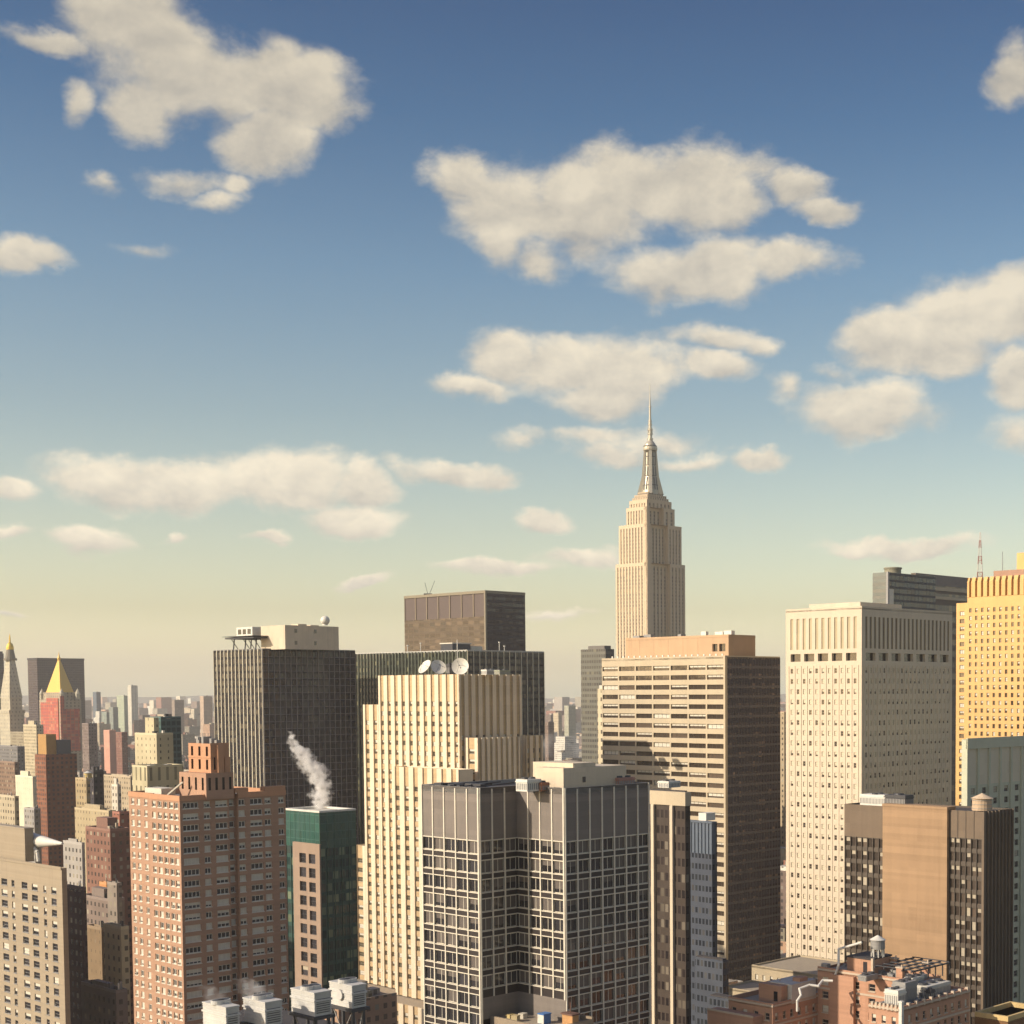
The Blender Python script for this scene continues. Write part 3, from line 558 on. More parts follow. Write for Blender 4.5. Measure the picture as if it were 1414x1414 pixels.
curtain(bb, 'mullion_grid', 'L', 0, 0, bb.a, 0, bb.H, 34, 3.7, GB, MB2, .55, .5); curtain(bb, 'mullion_grid', 'R', 0, 0, bb.b, 0, bb.H, 13, 3.7, GA, MA, .35, .4)
part(bb, 'back_wall', METAL_D, lambda m: backs(m, 0, 0, bb.b, bb.a, 0, bb.H)); roofdeck(bb, 0, 0, bb.b, bb.a, bb.H + .3, ROOF_G, .6, METAL_W)
xq = 4.0; yq = ysolve(bb, xq, 615, bb.H)
part(bb, 'plant_screen', [METAL_D, MUL], lambda m: (m.box(xq, yq - 6, bb.H, xq + 12, yq + 4, bb.H + 4), m.box(xq - .3, yq - 6.2, bb.H + 3.9, xq + 13, yq + 4.4, bb.H + 4.5, 1), m.box(xq + 14, yq - 4, bb.H, xq + 22, yq, bb.H + 3, 1)))
for k, (px, h_) in enumerate([(563, 4), (581, 5), (693, 5), (700, 3)]):
    mb = MB(); mb.bar((0, 0, 0), (0, 0, h_), .2); mb.cyl(0, 0, h_ - .6, h_, .5, .5, 8); o = mb.build('roof_vent', METAL_W); o.location = bb.M @ Vector((2, ysolve(bb, 2, px, bb.H), bb.H) if px < 645 else (bb.ux(px), 2, bb.H))
    tag(o, ['white roof vent at the far left of the green tinged slab roof', 'taller white roof vent just right of the far left one', 'white roof vent on the right edge of the slab roof above the ribbed tower', 'shortest roof vent at the right end of the slab roof'][k], 'vent')
# brown glass box above
GC = facademat('brown_pane_grid', (.14, .105, .07), (.05, .035, .025), 6.4, 4.2, .08, .92, .25, .8, (.17, .12, .08), .3, (.09, .065, .045), .5, .15)
GC2 = facademat('shaded_brown_panes', (.05, .04, .045), (.02, .016, .02), 3.2, 4.2, .08, .92, .3, .8, (.12, .10, .08), .12, (.04, .035, .04), .4, .12)  # darker copy of the brown panes, the right face's shade put into colour
tc_ = Bld('office_tower', 'brown glass box rising above the black slabs, with a V shaped aerial on top', 670, 815, 1100, 558, 725)
part(tc_, 'wall', GC, lambda m: m.plane('L', 0, 0, tc_.a, 0, tc_.zat(851))); part(tc_, 'wall', GC2, lambda m: m.plane('R', 0, 0, tc_.b, 0, tc_.H - 2))
part(tc_, 'back_wall', METAL_D, lambda m: backs(m, 0, 0, tc_.b, tc_.a, 0, tc_.H))
def lou(m):
    z0 = tc_.zat(851); z1_ = tc_.H - 2; p = tc_.a / 7; m.plane('L', .5, 0, tc_.a, z0, z1_, 0)
    for i in range(8): m.box(0, max(0, p * i - .5), z0, .5, min(tc_.a, p * i + .5), z1_, 1)
part(tc_, 'louvre_storey', [flat('louvre_brown', (.10, .07, .06), .5), flat('bronze_pier', (.22, .17, .11), .5)], lou)
def trim(m): m.box(-.3, -.3, tc_.H - 2, tc_.b, tc_.a, tc_.H); m.box(-.3, -.3, 0, 1.2, 1.2, tc_.H - 2)
part(tc_, 'edge_trim', flat('bronze_trim', (.24, .20, .13), .5), trim)
mb = MB(); mb.bar((0, 0, 0), (-2.5, 1.5, 9), .18); mb.bar((1, 0, 0), (5.5, -2, 10), .18); mb.box(-3, -1, 0, 3, 1, .8); o = mb.build('aerial', METAL_D); o.location = tc_.M @ Vector((1.5, ysolve(tc_, 1.5, 591, tc_.H), tc_.H)); tag(o, 'V shaped pair of thin aerials on the brown glass box', 'aerial')

# ------------------------------------------------------------------ banded tower with orange penthouse
BAND = wallmat('sand_spandrel', (.52, .43, .295), .8, .1); PHO = wallmat('orange_stone', (.52, .35, .21), .85, .08)
g = Bld('banded_office_tower', 'tan office tower banded with dark window strips, orange penthouse on top', 1001, 907, 560, 831, 1077)
fhg = 3.62; rg = rowsdown(g.H - 1.5, 8, fhg, 1.75, .55); cg = [(g.a * i / 7 + .35, g.a * (i + 1) / 7 - .35) for i in range(7)]
mb = MB(); g.punch(mb, 'L', 0, 0, g.a, 0, g.H, cg, rg, .5, 'quad'); backs(mb, 0, 0, g.b, g.a, 0, g.H); mb.box(-.35, -.35, 0, .9, .5, g.H + .1)
mb.build('wall', BAND, g.o)
GG = facademat('violet_black_glass', (.058, .055, .066), (.025, .02, .028), 1.9, fhg, .10, .90, .3, .88, (.24, .17, .135), .16, (.07, .055, .06), .4, .1)  # scattered warm pale panes are reflections put into the colour
curtain(g, 'mullion_grid', 'R', 0, .9, g.b, 0, g.H, 19, fhg, GG, flat('plum_mullion', (.085, .08, .09), .4), .18, .12, .06, .9)
roofdeck(g, 0, 0, g.b, g.a, g.H + .5, ROOF_T, .8, BAND)
xo, yo = 5.0, 4.2; yo = ysolve(g, xo, 1006, g.H); zo = g.zat(876, xo, yo); yo2 = yo + along(g, xo, yo, zo, AD, 864); xo2 = xo + along(g, xo, yo, zo, BD, 1043)
def pent(m): m.wall('L', xo, yo, yo2, g.H - .3, zo, [(yo + 1.5, yo + 4.6), (yo + 5.4, yo + 8)], [(g.H + 2.2, g.H + 5)], .8, 0, 0, 1); m.plane('R', yo, xo, xo2, g.H - .3, zo); backs(m, xo, yo, xo2, yo2, g.H - .3, zo); m.quad((xo, yo, zo), (xo2, yo, zo), (xo2, yo2, zo), (xo, yo2, zo)); m.box(xo - .15, yo - .15, zo - .9, xo2, yo2, zo - .6)
part(g, 'penthouse', [PHO, GL_DARK], pent)
for i_ in range(6):
    rq = random.Random(i_ + 50); x_ = xo + rq.uniform(.5, 7); y_ = yo + rq.uniform(2, yo2 - yo - 4); s_z = rq.uniform(.6, 2.2); part(g, 'roof_vent', METAL_G if i_ % 2 else METAL_W, lambda m: (m.box(x_, y_, zo, x_ + rq.uniform(1, 3), y_ + rq.uniform(1, 4), zo + s_z)))
for i_ in range(1, 7): u_ = yo + (yo2 - yo) * i_ / 7; boxpart(g, 'panel_joint', flat('dark_joint', (.36, .235, .14), .85), xo - .03, u_ - .06, g.H + .1, xo, u_ + .06, zo - 1)  # thin darker strips along the panel joints
part(g, 'roof_rail', METAL_W, lambda m: [m.box(.6, 1.5 + 3 * k, g.H + .4, .9, 2.2 + 3 * k, g.H + 1.2) for k in range(int(g.a / 3) - 1)])
g.windows([flat('bronze_frame', (.07, .06, .05), .5), GL_BROWN, BLIND_W], (.22, .12), lambda x, y: y < 1065 or (x > 950 and y < 1130) or x > 986)

# ------------------------------------------------------------------ landmark skyscraper with stepped crown and spire
LS = wallmat('limestone', (.62, .49, .33), .8, .07); LSD = facademat('limestone_window_strips', (.40, .32, .22), (.14, .11, .09), 8.0, 3.65, 0, 1, .35, .9, (.45, .36, .22), .25, (.22, .17, .12), .6, .3)
e = Bld('art_deco_skyscraper', 'tall limestone skyscraper with stepped setbacks and a silver spire, highest in the skyline', 894, 776, 1550, 850, 946, cat='skyscraper')
def stepmass(name, ins, z0, z1, nL, nR, x1c=None, y1c=None, frac=.42, wing=True):
    x0, y0 = ins[0], ins[1]; x1, y1 = e.b - ins[2], e.a - ins[3]; mb = MB()
    cL = cols(y0 + 1.2, y1 - 1.2, nL, frac); mb.wall('L', x0, y0, y1, z0, z1, cL, [(z0 + .1, z1 - 3.5)], .6, 0, 0, 1)
    if wing:
        xm_ = x0 + (x1 - x0) * .60
        cR = cols(x0 + 1.2, xm_ - .5, int(nR * .6), frac); mb.wall('R', y0 + 4.5, x0, xm_, z0, z1, cR, [(z0 + .1, z1 - 3.5)], .6, 0, 0, 1)
        mb.plane('L', x0 + .01, y0 , y0 + 4.5, z0, z1, 0)
        mb.box(x0, y0, z0, x0 + (x1 - x0) * .1, y0 + 4.6, z1, 0)
        cR = cols(xm_ + 1, x1 - 1, max(2, int(nR * .4)), frac); mb.wall('R', y0, xm_, x1, z0, z1, cR, [(z0 + .1, z1 - 3.5)], .6, 0, 0, 1); mb.plane('L', xm_, y0, y0 + 4.5, z0, z1, 0)
    else:
        cR = cols(x0 + 1.2, x1 - 1.2, nR, frac); mb.wall('R', y0, x0, x1, z0, z1, cR, [(z0 + .1, z1 - 3)], .6, 0, 0, 1)
    backs(mb, x0, y0, x1, y1, z0, z1, 0); mb.quad((x0, y0, z1 - .5), (x1, y0, z1 - .5), (x1, y1, z1 - .5), (x0, y1, z1 - .5), 0)
    return mb.build(name, [LS, LSD], e.o)
zE = lambda py: e.zat(py, 10, 10)
stepmass('tower_shaft', (0, 0, 0, 0), 0, e.H, 10, 11)
stepmass('setback_storeys', (2, 2, 3, 3), e.H - .5, zE(724), 9, 10)
stepmass('setback_storeys', (5, 5, 10, 11), zE(724) - .5, zE(700), 7, 7, wing=True)
stepmass('crown_storeys', (6.5, 6.5, 13, 14), zE(700) - .5, zE(690), 6, 6, wing=False)
cx_, cy_ = (6.5 + e.b - 13) / 2, (6.5 + e.a - 14) / 2
STL = flat('aged_steel', (.52, .47, .36), .4, .35)
def crown(m):
    w, l = (e.b - 19.5) / 2, (e.a - 20.5) / 2
    for f_, za_, zb_ in ((.86, 690, 686), (.76, 686, 682), (.60, 682, 678)): m.box(cx_ - w * f_, cy_ - l * f_, zE(za_) - .5, cx_ + w * f_, cy_ + l * f_, zE(zb_))
part(e, 'observation_deck', LS, crown)
def ribs(m):
    w, l = (e.b - 19.5) / 2, (e.a - 20.5) / 2
    for f_, za_, zb_ in ((.86, 689, 686.5), (.76, 685.5, 682.5), (.60, 681.5, 678.5)):
        n_ = 9
        for i in range(n_):
            u = -1 + 2 * (i + .5) / n_; m.box(cx_ - w * f_ - .12, cy_ + l * f_ * u - .7, zE(za_), cx_ - w * f_, cy_ + l * f_ * u + .7, zE(zb_)); m.box(cx_ + w * f_ * u - .7, cy_ - l * f_ - .12, zE(za_), cx_ + w * f_ * u + .7, cy_ - l * f_, zE(zb_))
part(e, 'deck_window', LSD, ribs)
STD = flat('dark_mast_glass', (.10, .09, .075), .3)
def mst(m):
    for k in range(4):
        a = k * math.pi / 2; c, s_ = math.cos(a), math.sin(a)
        for q0, q1, r0, r1 in ((674, 656, 8.5, 6.5), (655, 641, 6.45, 5.85), (640, 621, 5.8, 5.4)):
            for o_ in (-1.6, 1.6):
                m.quad(*[(cx_ + c * rr + -s_ * (o_ + d_), cy_ + s_ * rr + c * (o_ + d_), zE(z_)) for rr, d_, z_ in ((r0, -.6, q0), (r0, .6, q0), (r1, .6, q1), (r1, -.6, q1))])
    for p, r_ in ((668, 8.0), (655, 6.5), (640, 6.0), (628, 5.8), (620, 5.6), (613, 6.9)): m.cyl(cx_, cy_, zE(p), zE(p) + .7, r_, r_, 16)
part(e, 'mast_window', STD, mst)
def mast(m):
    zs = [(676, 8.4), (668, 7.6), (655, 6.2), (640, 5.6), (622, 5.2)]
    for (p0, r0), (p1, r1) in zip(zs, zs[1:]): m.cyl(cx_, cy_, zE(p0) - 3 * (p0 == 676), zE(p1), r0, r1, 16)
    for k in range(4):
        a = math.pi / 4 + k * math.pi / 2 - .0
        for p0, p1, o0, o1 in ((680, 655, 13.5, 8.8), (655, 617, 8.8, 6.4)):
            c, s_ = math.cos(a), math.sin(a); t_ = 1.5
            A0 = [(cx_ + c * q - s_ * w_, cy_ + s_ * q + c * w_, z_) for q, z_, w_ in ((0, zE(p0), -t_), (o0, zE(p0), -t_), (o1, zE(p1), -t_), (0, zE(p1), -t_))]
            A1 = [(cx_ + c * q - s_ * w_, cy_ + s_ * q + c * w_, z_) for q, z_, w_ in ((0, zE(p0), t_), (o0, zE(p0), t_), (o1, zE(p1), t_), (0, zE(p1), t_))]
            m.quad(*A0); m.quad(*A1); m.quad(A0[1], A1[1], A1[2], A0[2]); m.quad(A0[3], A0[2], A1[2], A1[3])
    m.lathe([(7.0, zE(619)), (7.4, zE(617)), (7.4, zE(614)), (6.2, zE(613)), (5.6, zE(610)), (4.0, zE(607)), (2.6, zE(604.5)), (2.4, zE(602))], 20, 0, (cx_, cy_, 0))
part(e, 'mooring_mast', STL, mast)
def spire(m):
    for p0, p1, r0, r1 in ((603, 590, 2.2, 1.9), (590, 578, 1.7, 1.5), (578, 558, 1.25, 1.0), (558, 545, .8, .6), (545, 524, .45, .15)): m.cyl(cx_, cy_, zE(p0), zE(p1), r0, r1, 8)
    for p, r in ((603, 3.2), (596, 2.9), (590, 2.8), (583, 2.3), (578, 2.0), (558, 1.6)): m.cyl(cx_, cy_, zE(p), zE(p) + 1, r, r, 10)
    for k in range(6): a = k * 1.05; m.bar((cx_ + 2.3 * math.cos(a), cy_ + 2.3 * math.sin(a), zE(596)), (cx_ + 2.3 * math.cos(a), cy_ + 2.3 * math.sin(a), zE(587)), .22)
part(e, 'spire', STL, spire)

# ------------------------------------------------------------------ pale stone tower
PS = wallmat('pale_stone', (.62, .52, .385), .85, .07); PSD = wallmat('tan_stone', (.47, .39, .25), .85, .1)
w = Bld('office_tower', 'pale stone tower with tall slots round its top and small square windows all over', 1190, 839, 530, 1085, 1315)
zs0, zs1 = w.zat(895), w.zat(851); zo0, zo1 = w.zat(912), w.zat(901); fw = 3.66
mb = MB(); zl = w.zat(918)
for side, L_, nc, ng, fr in (('L', w.a, 11, 5, .40), ('R', w.b, 20, 7, .40)):
    u0, u1 = 1.4, L_ - 1.4
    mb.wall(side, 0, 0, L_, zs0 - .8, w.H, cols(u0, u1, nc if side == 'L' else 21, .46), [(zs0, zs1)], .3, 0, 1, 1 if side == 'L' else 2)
    mb.wall(side, 0, 0, L_, zl, zs0 - .8, cols(u0, u1, ng, .74), [(zo0, zo1)], 1.2, 0, 0, 3)
    w.punch(mb, side, 0, 0, L_, 0, zl, cols(u0, u1, nc, fr), rowsdown(zl, 4, fw, 1.75, .9), .25, 'sash', 0)
    for k in range(nc + 1):          # slim fins between the windows
        u = u0 + (u1 - u0) * k / nc
        if side == 'L': mb.box(-.18, u - .14, 0, 0, u + .14, zl, 0)
        else: mb.box(u - .14, -.22, 0, u + .14, 0, zl, 0)
backs(mb, 0, 0, w.b, w.a, 0, w.H)
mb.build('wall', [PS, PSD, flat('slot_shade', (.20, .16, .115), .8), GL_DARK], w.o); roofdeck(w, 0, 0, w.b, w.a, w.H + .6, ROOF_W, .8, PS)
part(w, 'penthouse', PS, lambda m: m.box(6, 5, w.H - .3, w.b * .55, w.a - 6, w.H + 2.4))
w.windows([flat('stone_frame', (.42, .36, .25), .6), GL_BROWN, flat('cream_blind', (.60, .52, .37), .6)], (.30, .42), lambda x, y: y < 1105 or x < 1165)


# ------------------------------------------------------------------ golden tower at the right edge, pale green tower before it
GO = wallmat('golden_brick', (.72, .44, .175), .85, .08); GOD = flat('brown_recess', (.20, .10, .04), .85)
y = Bld('office_tower', 'golden stone tower at the right edge with a crown of upright fins', 1500, 788, 640, 1336, b=45)
zc0 = y.zat(825, 0, y.a); py_ = y.a / 19.0; clY = [(py_ * (i + .27), py_ * (i + .68)) for i in range(19)]
fy = 3.38; ry = rowsdown(y.zat(838, 0, y.a), 4, fy, 1.9, .8)
mb = MB(); y.punch(mb, 'L', 0, 0, y.a, 0, zc0, clY, ry, .4, 'sash'); backs(mb, 0, 0, y.b, y.a, 0, zc0); mb.plane('R', 0, 0, y.b, 0, zc0)
mb.plane('L', 1.6, 0, y.a, zc0, y.H - .8, 1); mb.plane('R', y.a, 0, y.b, zc0, y.H, 0); mb.quad((1.6, 0, y.H - .8), (y.b, 0, y.H - .8), (y.b, y.a, y.H - .8), (1.6, y.a, y.H - .8), 0); mb.quad((0, 0, zc0), (1.6, 0, zc0), (1.6, y.a, zc0), (0, y.a, zc0))
mb.build('wall', [GO, GOD], y.o)
for i in range(20):
    u = py_ * i; mb = MB(); a = max(0, u - .95); b_ = min(y.a, u + .95); mb.box(-.2, a, zc0 + .02, 1.7, b_, y.H - 2); mb.quad((-.2, a, y.H - 2), (-.2, b_, y.H - 2), (.6, b_, y.H), (.6, a, y.H)); mb.box(.6, a, y.H - 2, 1.8, b_, y.H)
    mb.build('fin', GO, y.o)
ys0 = y.a; ys1 = y.a + along(y, 0, y.a, y.H, AD, 1320); zsh = y.zat(833, 0, ys1)
mb = MB(); y.punch(mb, 'L', .5, ys0, ys1, 0, zsh, [(ys0 + 1.8, ys0 + 4.2)], [r for r in rowsdown(zsh - 3, 4, fy, 1.9, .8)], .4, 'pair'); backs(mb, .5, ys0, y.b, ys1, 0, zsh); mb.quad((.5, ys0, zsh), (y.b, ys0, zsh), (y.b, ys1, zsh), (.5, ys1, zsh))
mb.build('shoulder_wing', GO, y.o)
part(y, 'penthouse', [flat('pink_brick', (.36, .22, .15), .85), GO], lambda m: (m.box(8, ysolve(y, 8, 1425, y.H), y.H - 1, 26, ysolve(y, 8, 1372, y.H), y.H + 3), m.box(9, ysolve(y, 9, 1425, y.H), y.H + 2.9, 20, ysolve(y, 9, 1404, y.H), y.zat(768, 9, 60), 1)))
y.windows([flat('brown_frame', (.22, .13, .05), .6), GL_BROWN, BLIND_W], (.3, .22), lambda a, b: a > 1318 and b < 1018)
GRN = wallmat('pale_green_panel', (.52, .52, .38), .7, .08); GRN2 = wallmat('tan_green_panel', (.62, .55, .40), .7, .08)
l = Bld('office_tower', 'pale green panelled tower at the right edge below the golden one, windowless top', 1334, 1021, 470, 1328, 1505)
zl0 = l.zat(1096); pl_ = l.b / 12.0; rl = rowsdown(zl0 + 2.4, 4, 3.55, 1.9, .7)
mb = MB(); l.punch(mb, 'R', 0, 0, l.b, 0, l.zat(1085), cols(0, l.b, 12, .36, .12), rl, .35, 'sash'); mb.plane('R', 0, 0, l.b, l.zat(1085), l.H, 1)
for i in range(13): mb.box(max(0, pl_ * i - .45), -.5, 0, min(l.b, pl_ * i + .45), 0, l.H, 0)
mb.box(0, -.6, l.H - 3, l.b, 0, l.H + .3, 0); mb.plane('L', 0, 0, l.a, 0, l.H, 0); backs(mb, 0, 0, l.b, l.a, 0, l.H); mb.build('wall', [GRN, GRN2], l.o); roofdeck(l, 0, 0, l.b, l.a, l.H + .3, ROOF_W, .5)
l.windows([flat('green_frame', (.16, .16, .11), .6), GL_DARK, BLIND], (.2, .12), lambda a, b: a > 1335)
# dark glass towers behind
X1 = Bld('office_tower', 'navy glass block with a pale lit left side, behind the pale stone tower', 1226, 790, 900, 1205, 1292)
GX = facademat('steel_blue_bands', (.20, .21, .18), (.12, .14, .14), 30, 3.8, 0, 1, .3, .8, (.2, .2, .16), .2, (.15, .16, .15), .4, .12); GX2 = facademat('navy_panes', (.035, .036, .055), (.012, .014, .028), 4, 3.8, .05, .95, .25, .9, (.08, .07, .06), .1, (.03, .03, .045), .35, .1)  # left bands carry a sunlit tone, right panes a shaded one, in their colours
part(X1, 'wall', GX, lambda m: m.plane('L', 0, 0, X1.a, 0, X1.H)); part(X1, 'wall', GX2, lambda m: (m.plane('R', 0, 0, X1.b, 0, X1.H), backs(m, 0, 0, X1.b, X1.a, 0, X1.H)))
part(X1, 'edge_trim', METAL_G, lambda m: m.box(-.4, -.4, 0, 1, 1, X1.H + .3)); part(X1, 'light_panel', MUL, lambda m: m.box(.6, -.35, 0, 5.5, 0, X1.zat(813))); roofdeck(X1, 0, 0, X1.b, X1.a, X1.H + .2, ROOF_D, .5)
part(X1, 'plant_drum', flat('olive_drum', (.24, .22, .15), .7), lambda m: (m.cyl(X1.b * .5, 14, X1.H - .4, X1.zat(784, X1.b * .5, 14), 5, 5, 24), m.cyl(X1.b * .5, 14, X1.zat(786, X1.b * .5, 14), X1.zat(784, X1.b * .5, 14), 5.5, 5.5, 24)))
X2 = Bld('office_tower', 'wide brown slab with two lit stone bands, behind the golden tower', 1264, 791, 1010, 1258, 1425)
GX3 = facademat('brown_bands', (.12, .09, .07), (.07, .05, .045), 4, 7.6, .05, .95, .1, .6, (.3, .22, .13), .2, (.1, .08, .06), .5, .2)
part(X2, 'wall', GX3, lambda m: (m.plane('R', 0, 0, X2.b, 0, X2.H - 7), m.plane('L', 0, 0, X2.a, 0, X2.H), backs(m, 0, 0, X2.b, X2.a, 0, X2.H))); part(X2, 'top_band', flat('mauve_band', (.16, .13, .12), .6), lambda m: m.box(0, -.3, X2.H - 7, X2.b, 0, X2.H))
part(X2, 'stone_band', BAND, lambda m: m.box(8, -.5, X2.zat(813), X2.b, 0, X2.zat(808))); part(X2, 'stone_band', BAND, lambda m: m.box(8, -.5, X2.zat(825), X2.b, 0, X2.zat(821)))
part(X2, 'roof', ROOF_D, lambda m: m.quad((0, 0, X2.H - .3), (X2.b, 0, X2.H - .3), (X2.b, X2.a, X2.H - .3), (0, X2.a, X2.H - .3)))
RED = flat('red_paint', (.35, .09, .06), .6)
def lattice(name, label, px, h, r0, b):
    o = bpy.data.objects.new(name, None); x = b.ux(px); o.location = b.M @ Vector((x, 4 if b.a > 8 else b.a / 2, b.H - .5)); link(o); tag(o, label, 'antenna mast')
    n = 12; red = MB(); wh = MB()
    for i in range(n):
        m = red if (i // 2) % 2 == 0 else wh; za, zb = h * i / n, h * (i + 1) / n; ra, rb = r0 * (1 - i / n) + .35, r0 * (1 - (i + 1) / n) + .35
        P = lambda r, z, k: (r * math.cos(k * math.pi / 2 + .5), r * math.sin(k * math.pi / 2 + .5), z)
        for k in range(4): m.bar(P(ra, za, k), P(rb, zb, k), .16); m.bar(P(ra, za, k), P(rb, zb, k + 1), .1); m.bar(P(rb, zb, k), P(rb, zb, k + 1), .1)
    wh.build('white_section', METAL_W, o); red.build('red_section', RED, o)
lattice('lattice_mast', 'tall red and white lattice mast above the golden tower crown', 1356, 33, 2.3, X2)
mb = MB(); mb.bar((0, 0, 0), (0, 0, 22), .25); mb.bar((0, 0, 0), (0, 0, 5), .6); o = mb.build('antenna_mast', METAL_G); o.location = X2.M @ Vector((X2.ux(1391), 4, X2.H - .5)); tag(o, 'thin plain mast right of the red and white one', 'antenna mast')
hh = Bld('office_tower', 'grey banded slab between the far city and the tan banded tower', 836, 896, 1000, 802, 848)
GH = facademat('grey_bands', (.17, .165, .135), (.055, .055, .055), 2.2, 3.7, .1, .9, .3, .8, (.2, .19, .14), .1, (.08, .08, .07), .6, .2)
part(hh, 'wall', GH, lambda m: m.box(0, 0, 0, hh.b, hh.a, hh.H)); part(hh, 'roof', ROOF_G, lambda m: m.box(1, 2, hh.H, hh.b - 1, hh.a - 6, hh.H + 2.2))
s1 = Bld('stone_tower', 'narrow cream tower squeezed between the grey slab and the tan banded tower', 833, 951, 660, 825, 838)
part(s1, 'wall', facademat('cream_narrow', (.58, .5, .34), (.12, .1, .07), 2.5, 3.5, .3, .7, .3, .75, (.4, .35, .25), .3), lambda m: m.box(0, 0, 0, s1.b, s1.a, s1.H)); part(s1, 'roof', ROOF_W, lambda m: m.box(.5, .5, s1.H, s1.b - .5, s1.a - .5, s1.H + 1.5))

# ------------------------------------------------------------------ dark bronze tower with a blind brick panel
BZ = flat('dark_bronze', (.085, .065, .047), .5); BZC = wallmat('bronze_panel', (.17, .125, .085), .6, .15); BR = wallmat('tan_blind_brick', (.36, .235, .135), .9, .2, courses=.9, scale=.05)
k = Bld('office_tower', 'dark bronze tower with one tall blank brick panel, behind the red brick apartments', 1358, 1121, 400, 1166, 1398)
q1, q2 = k.uy(1311), k.uy(1222); fk = 3.62; zk = k.zat(1159); rk = rowsdown(zk, 4, fk, 2.5, .9)
mb = MB()
def bars(m, side, u0, u1, z0, z1, n, wd_=.12, o=.25, mi=0):
    for i in range(n + 1):
        u = u0 + (u1 - u0) * i / n
        if side == 'L': m.box(-o, u - wd_, z0, 0, u + wd_, z1, mi)
        else: m.box(u - wd_, -o, z0, u + wd_, 0, z1, mi)
k.punch(mb, 'L', 0, 0, q1, 0, zk, cols(.3, q1 - .1, 6, .84), rk, .25, 'single'); mb.plane('L', 0, 0, q1, zk, k.H, 1); bars(mb, 'L', .3, q1 - .1, zk, k.H, 4, .07, .12)
bars(mb, 'L', .3, q1 - .1, 0, zk, 6, .1, .22)
zk2 = k.zat(1154, 0, k.a); rk2 = rowsdown(zk2, 4, fk, 2.5, .9)
k.punch(mb, 'L', 0, q2, k.a, 0, zk2, cols(q2 + .1, k.a - .3, 7, .82), rk2, .25, 'single'); mb.plane('L', 0, q2, k.a, zk2, k.H, 1); bars(mb, 'L', q2 + .1, k.a - .3, 0, zk2, 7, .1, .22)
mb.plane('R', 0, 0, k.b, 0, k.H, 0); bars(mb, 'R', .3, k.b - .1, 0, k.H, 8, .16, .45, 1); backs(mb, 0, 0, k.b, k.a, 0, k.H, 0); mb.box(-.4, -.46, 0, .25, .2, k.H + .02, 1)
mb.build('wall', [BZ, BZC], k.o); mb = MB(); mb.box(-1.1, q1, 0, 3, q2, k.H + .5); mb.box(-1.25, q1 - .1, k.H + .1, 3, q2 + .1, k.H + .8); mb.build('blind_panel', BR, k.o)
part(k, 'roof', ROOF_D, lambda m: m.quad((0, 0, k.H - .5), (k.b, 0, k.H - .5), (k.b, k.a, k.H - .5), (0, k.a, k.H - .5)))
k.windows([BZ, GL_BROWN, BLIND], (.42, .05), lambda a, b: b < 1340 and a > 1168)
hvac('long white ribbed unit at the left end of the bronze tower roof', k.M @ Vector((1.5, ysolve(k, 1.5, 1222, k.H), k.H - .5)), 5, 8.5, 3.4, METAL_W); hvac('dark louvred block beside the white unit on the bronze tower roof', k.M @ Vector((1.5, ysolve(k, 1.5, 1250, k.H), k.H - .5)), 4, 7, 3.6, METAL_D, fans=1)
tank('squat tan water tank with a low cone on the bronze tower roof', k.M @ Vector((5.5, ysolve(k, 5.5, 1356, k.H), k.H - .5)), 2.7, 3.2, .4, flat('tan_tank', (.50, .36, .23), .8), cone=.5, roofm=flat('tan_cone', (.62, .47, .31), .8))

# ------------------------------------------------------------------ brick residential tower on the left
BK = wallmat('orange_red_brick', (.41, .25, .165), .9, .14, courses=.55); BKC = wallmat('orange_brick_crown', (.52, .28, .16), .9, .1); WF = flat('white_frame', (.68, .63, .52), .6)
b = Bld('apartment_tower', 'red brick apartment tower with white framed windows and an orange brick crown', 248, 1101, 390, 172, 394)
fb = 2.87; Zt = b.H; rb = rowsdown(Zt - .9, 3, fb, 1.62, .7)
ug = [b.ux(x) for x in (252, 274, 281, 290, 297, 314, 319, 326, 329, 338, 345, 362, 365, 374, 384, 392)]
mb = MB(); kinds = ['quad', 'pair', 'triple', 'single', 'pair', 'triple', 'pair', 'pair']
ur0, ur1 = b.ux(316), b.ux(328)
for a_, c_, ks, pl in ((0, ur0, range(0, 3), 0), (ur0, ur1, [3], 1.2), (ur1, b.b, range(4, 8), 0)):
    cl = [(ug[2 * i], ug[2 * i + 1]) for i in ks]; mb.wall('R', pl, a_, c_, 0, Zt, cl, rb, .3)
    for i in ks:
        for r in rb: b.win('R', pl + .3, (ug[2*i] + ug[2*i+1]) / 2, r[0], ug[2*i+1] - ug[2*i], r[1] - r[0], kinds[i])
mb.plane('L', ur1, 0, 1.2, 0, Zt); mb.plane('L', ur0, 0, 1.2, 0, Zt)
yl = b.uy(206); cl = [(b.uy(p) - .95, b.uy(p) + .95) for p in (243, 236, 228, 220, 212)]
cl = sorted((max(c[0], .25), c[1]) for c in cl); cl = [c for i, c in enumerate(cl) if i == 0 or c[0] > cl[i - 1][1] + .2]
b.punch(mb, 'L', 0, 0, yl, 0, Zt, cl, rb, .3, 'pair'); mb.plane('R', yl, 0, 1.2, 0, Zt)
b.punch(mb, 'L', 1.2, yl, b.a, 0, Zt, [(along(b, 1.2, 0, Zt, AD, p) - .8, along(b, 1.2, 0, Zt, AD, p) + .8) for p in (201, 191, 183)], rb, .22, 'pair')
mb.plane('L', b.b, 0, b.a, 0, Zt); mb.plane('R', b.a, 1.2, b.b, 0, Zt); mb.build('wall', BK, b.o)
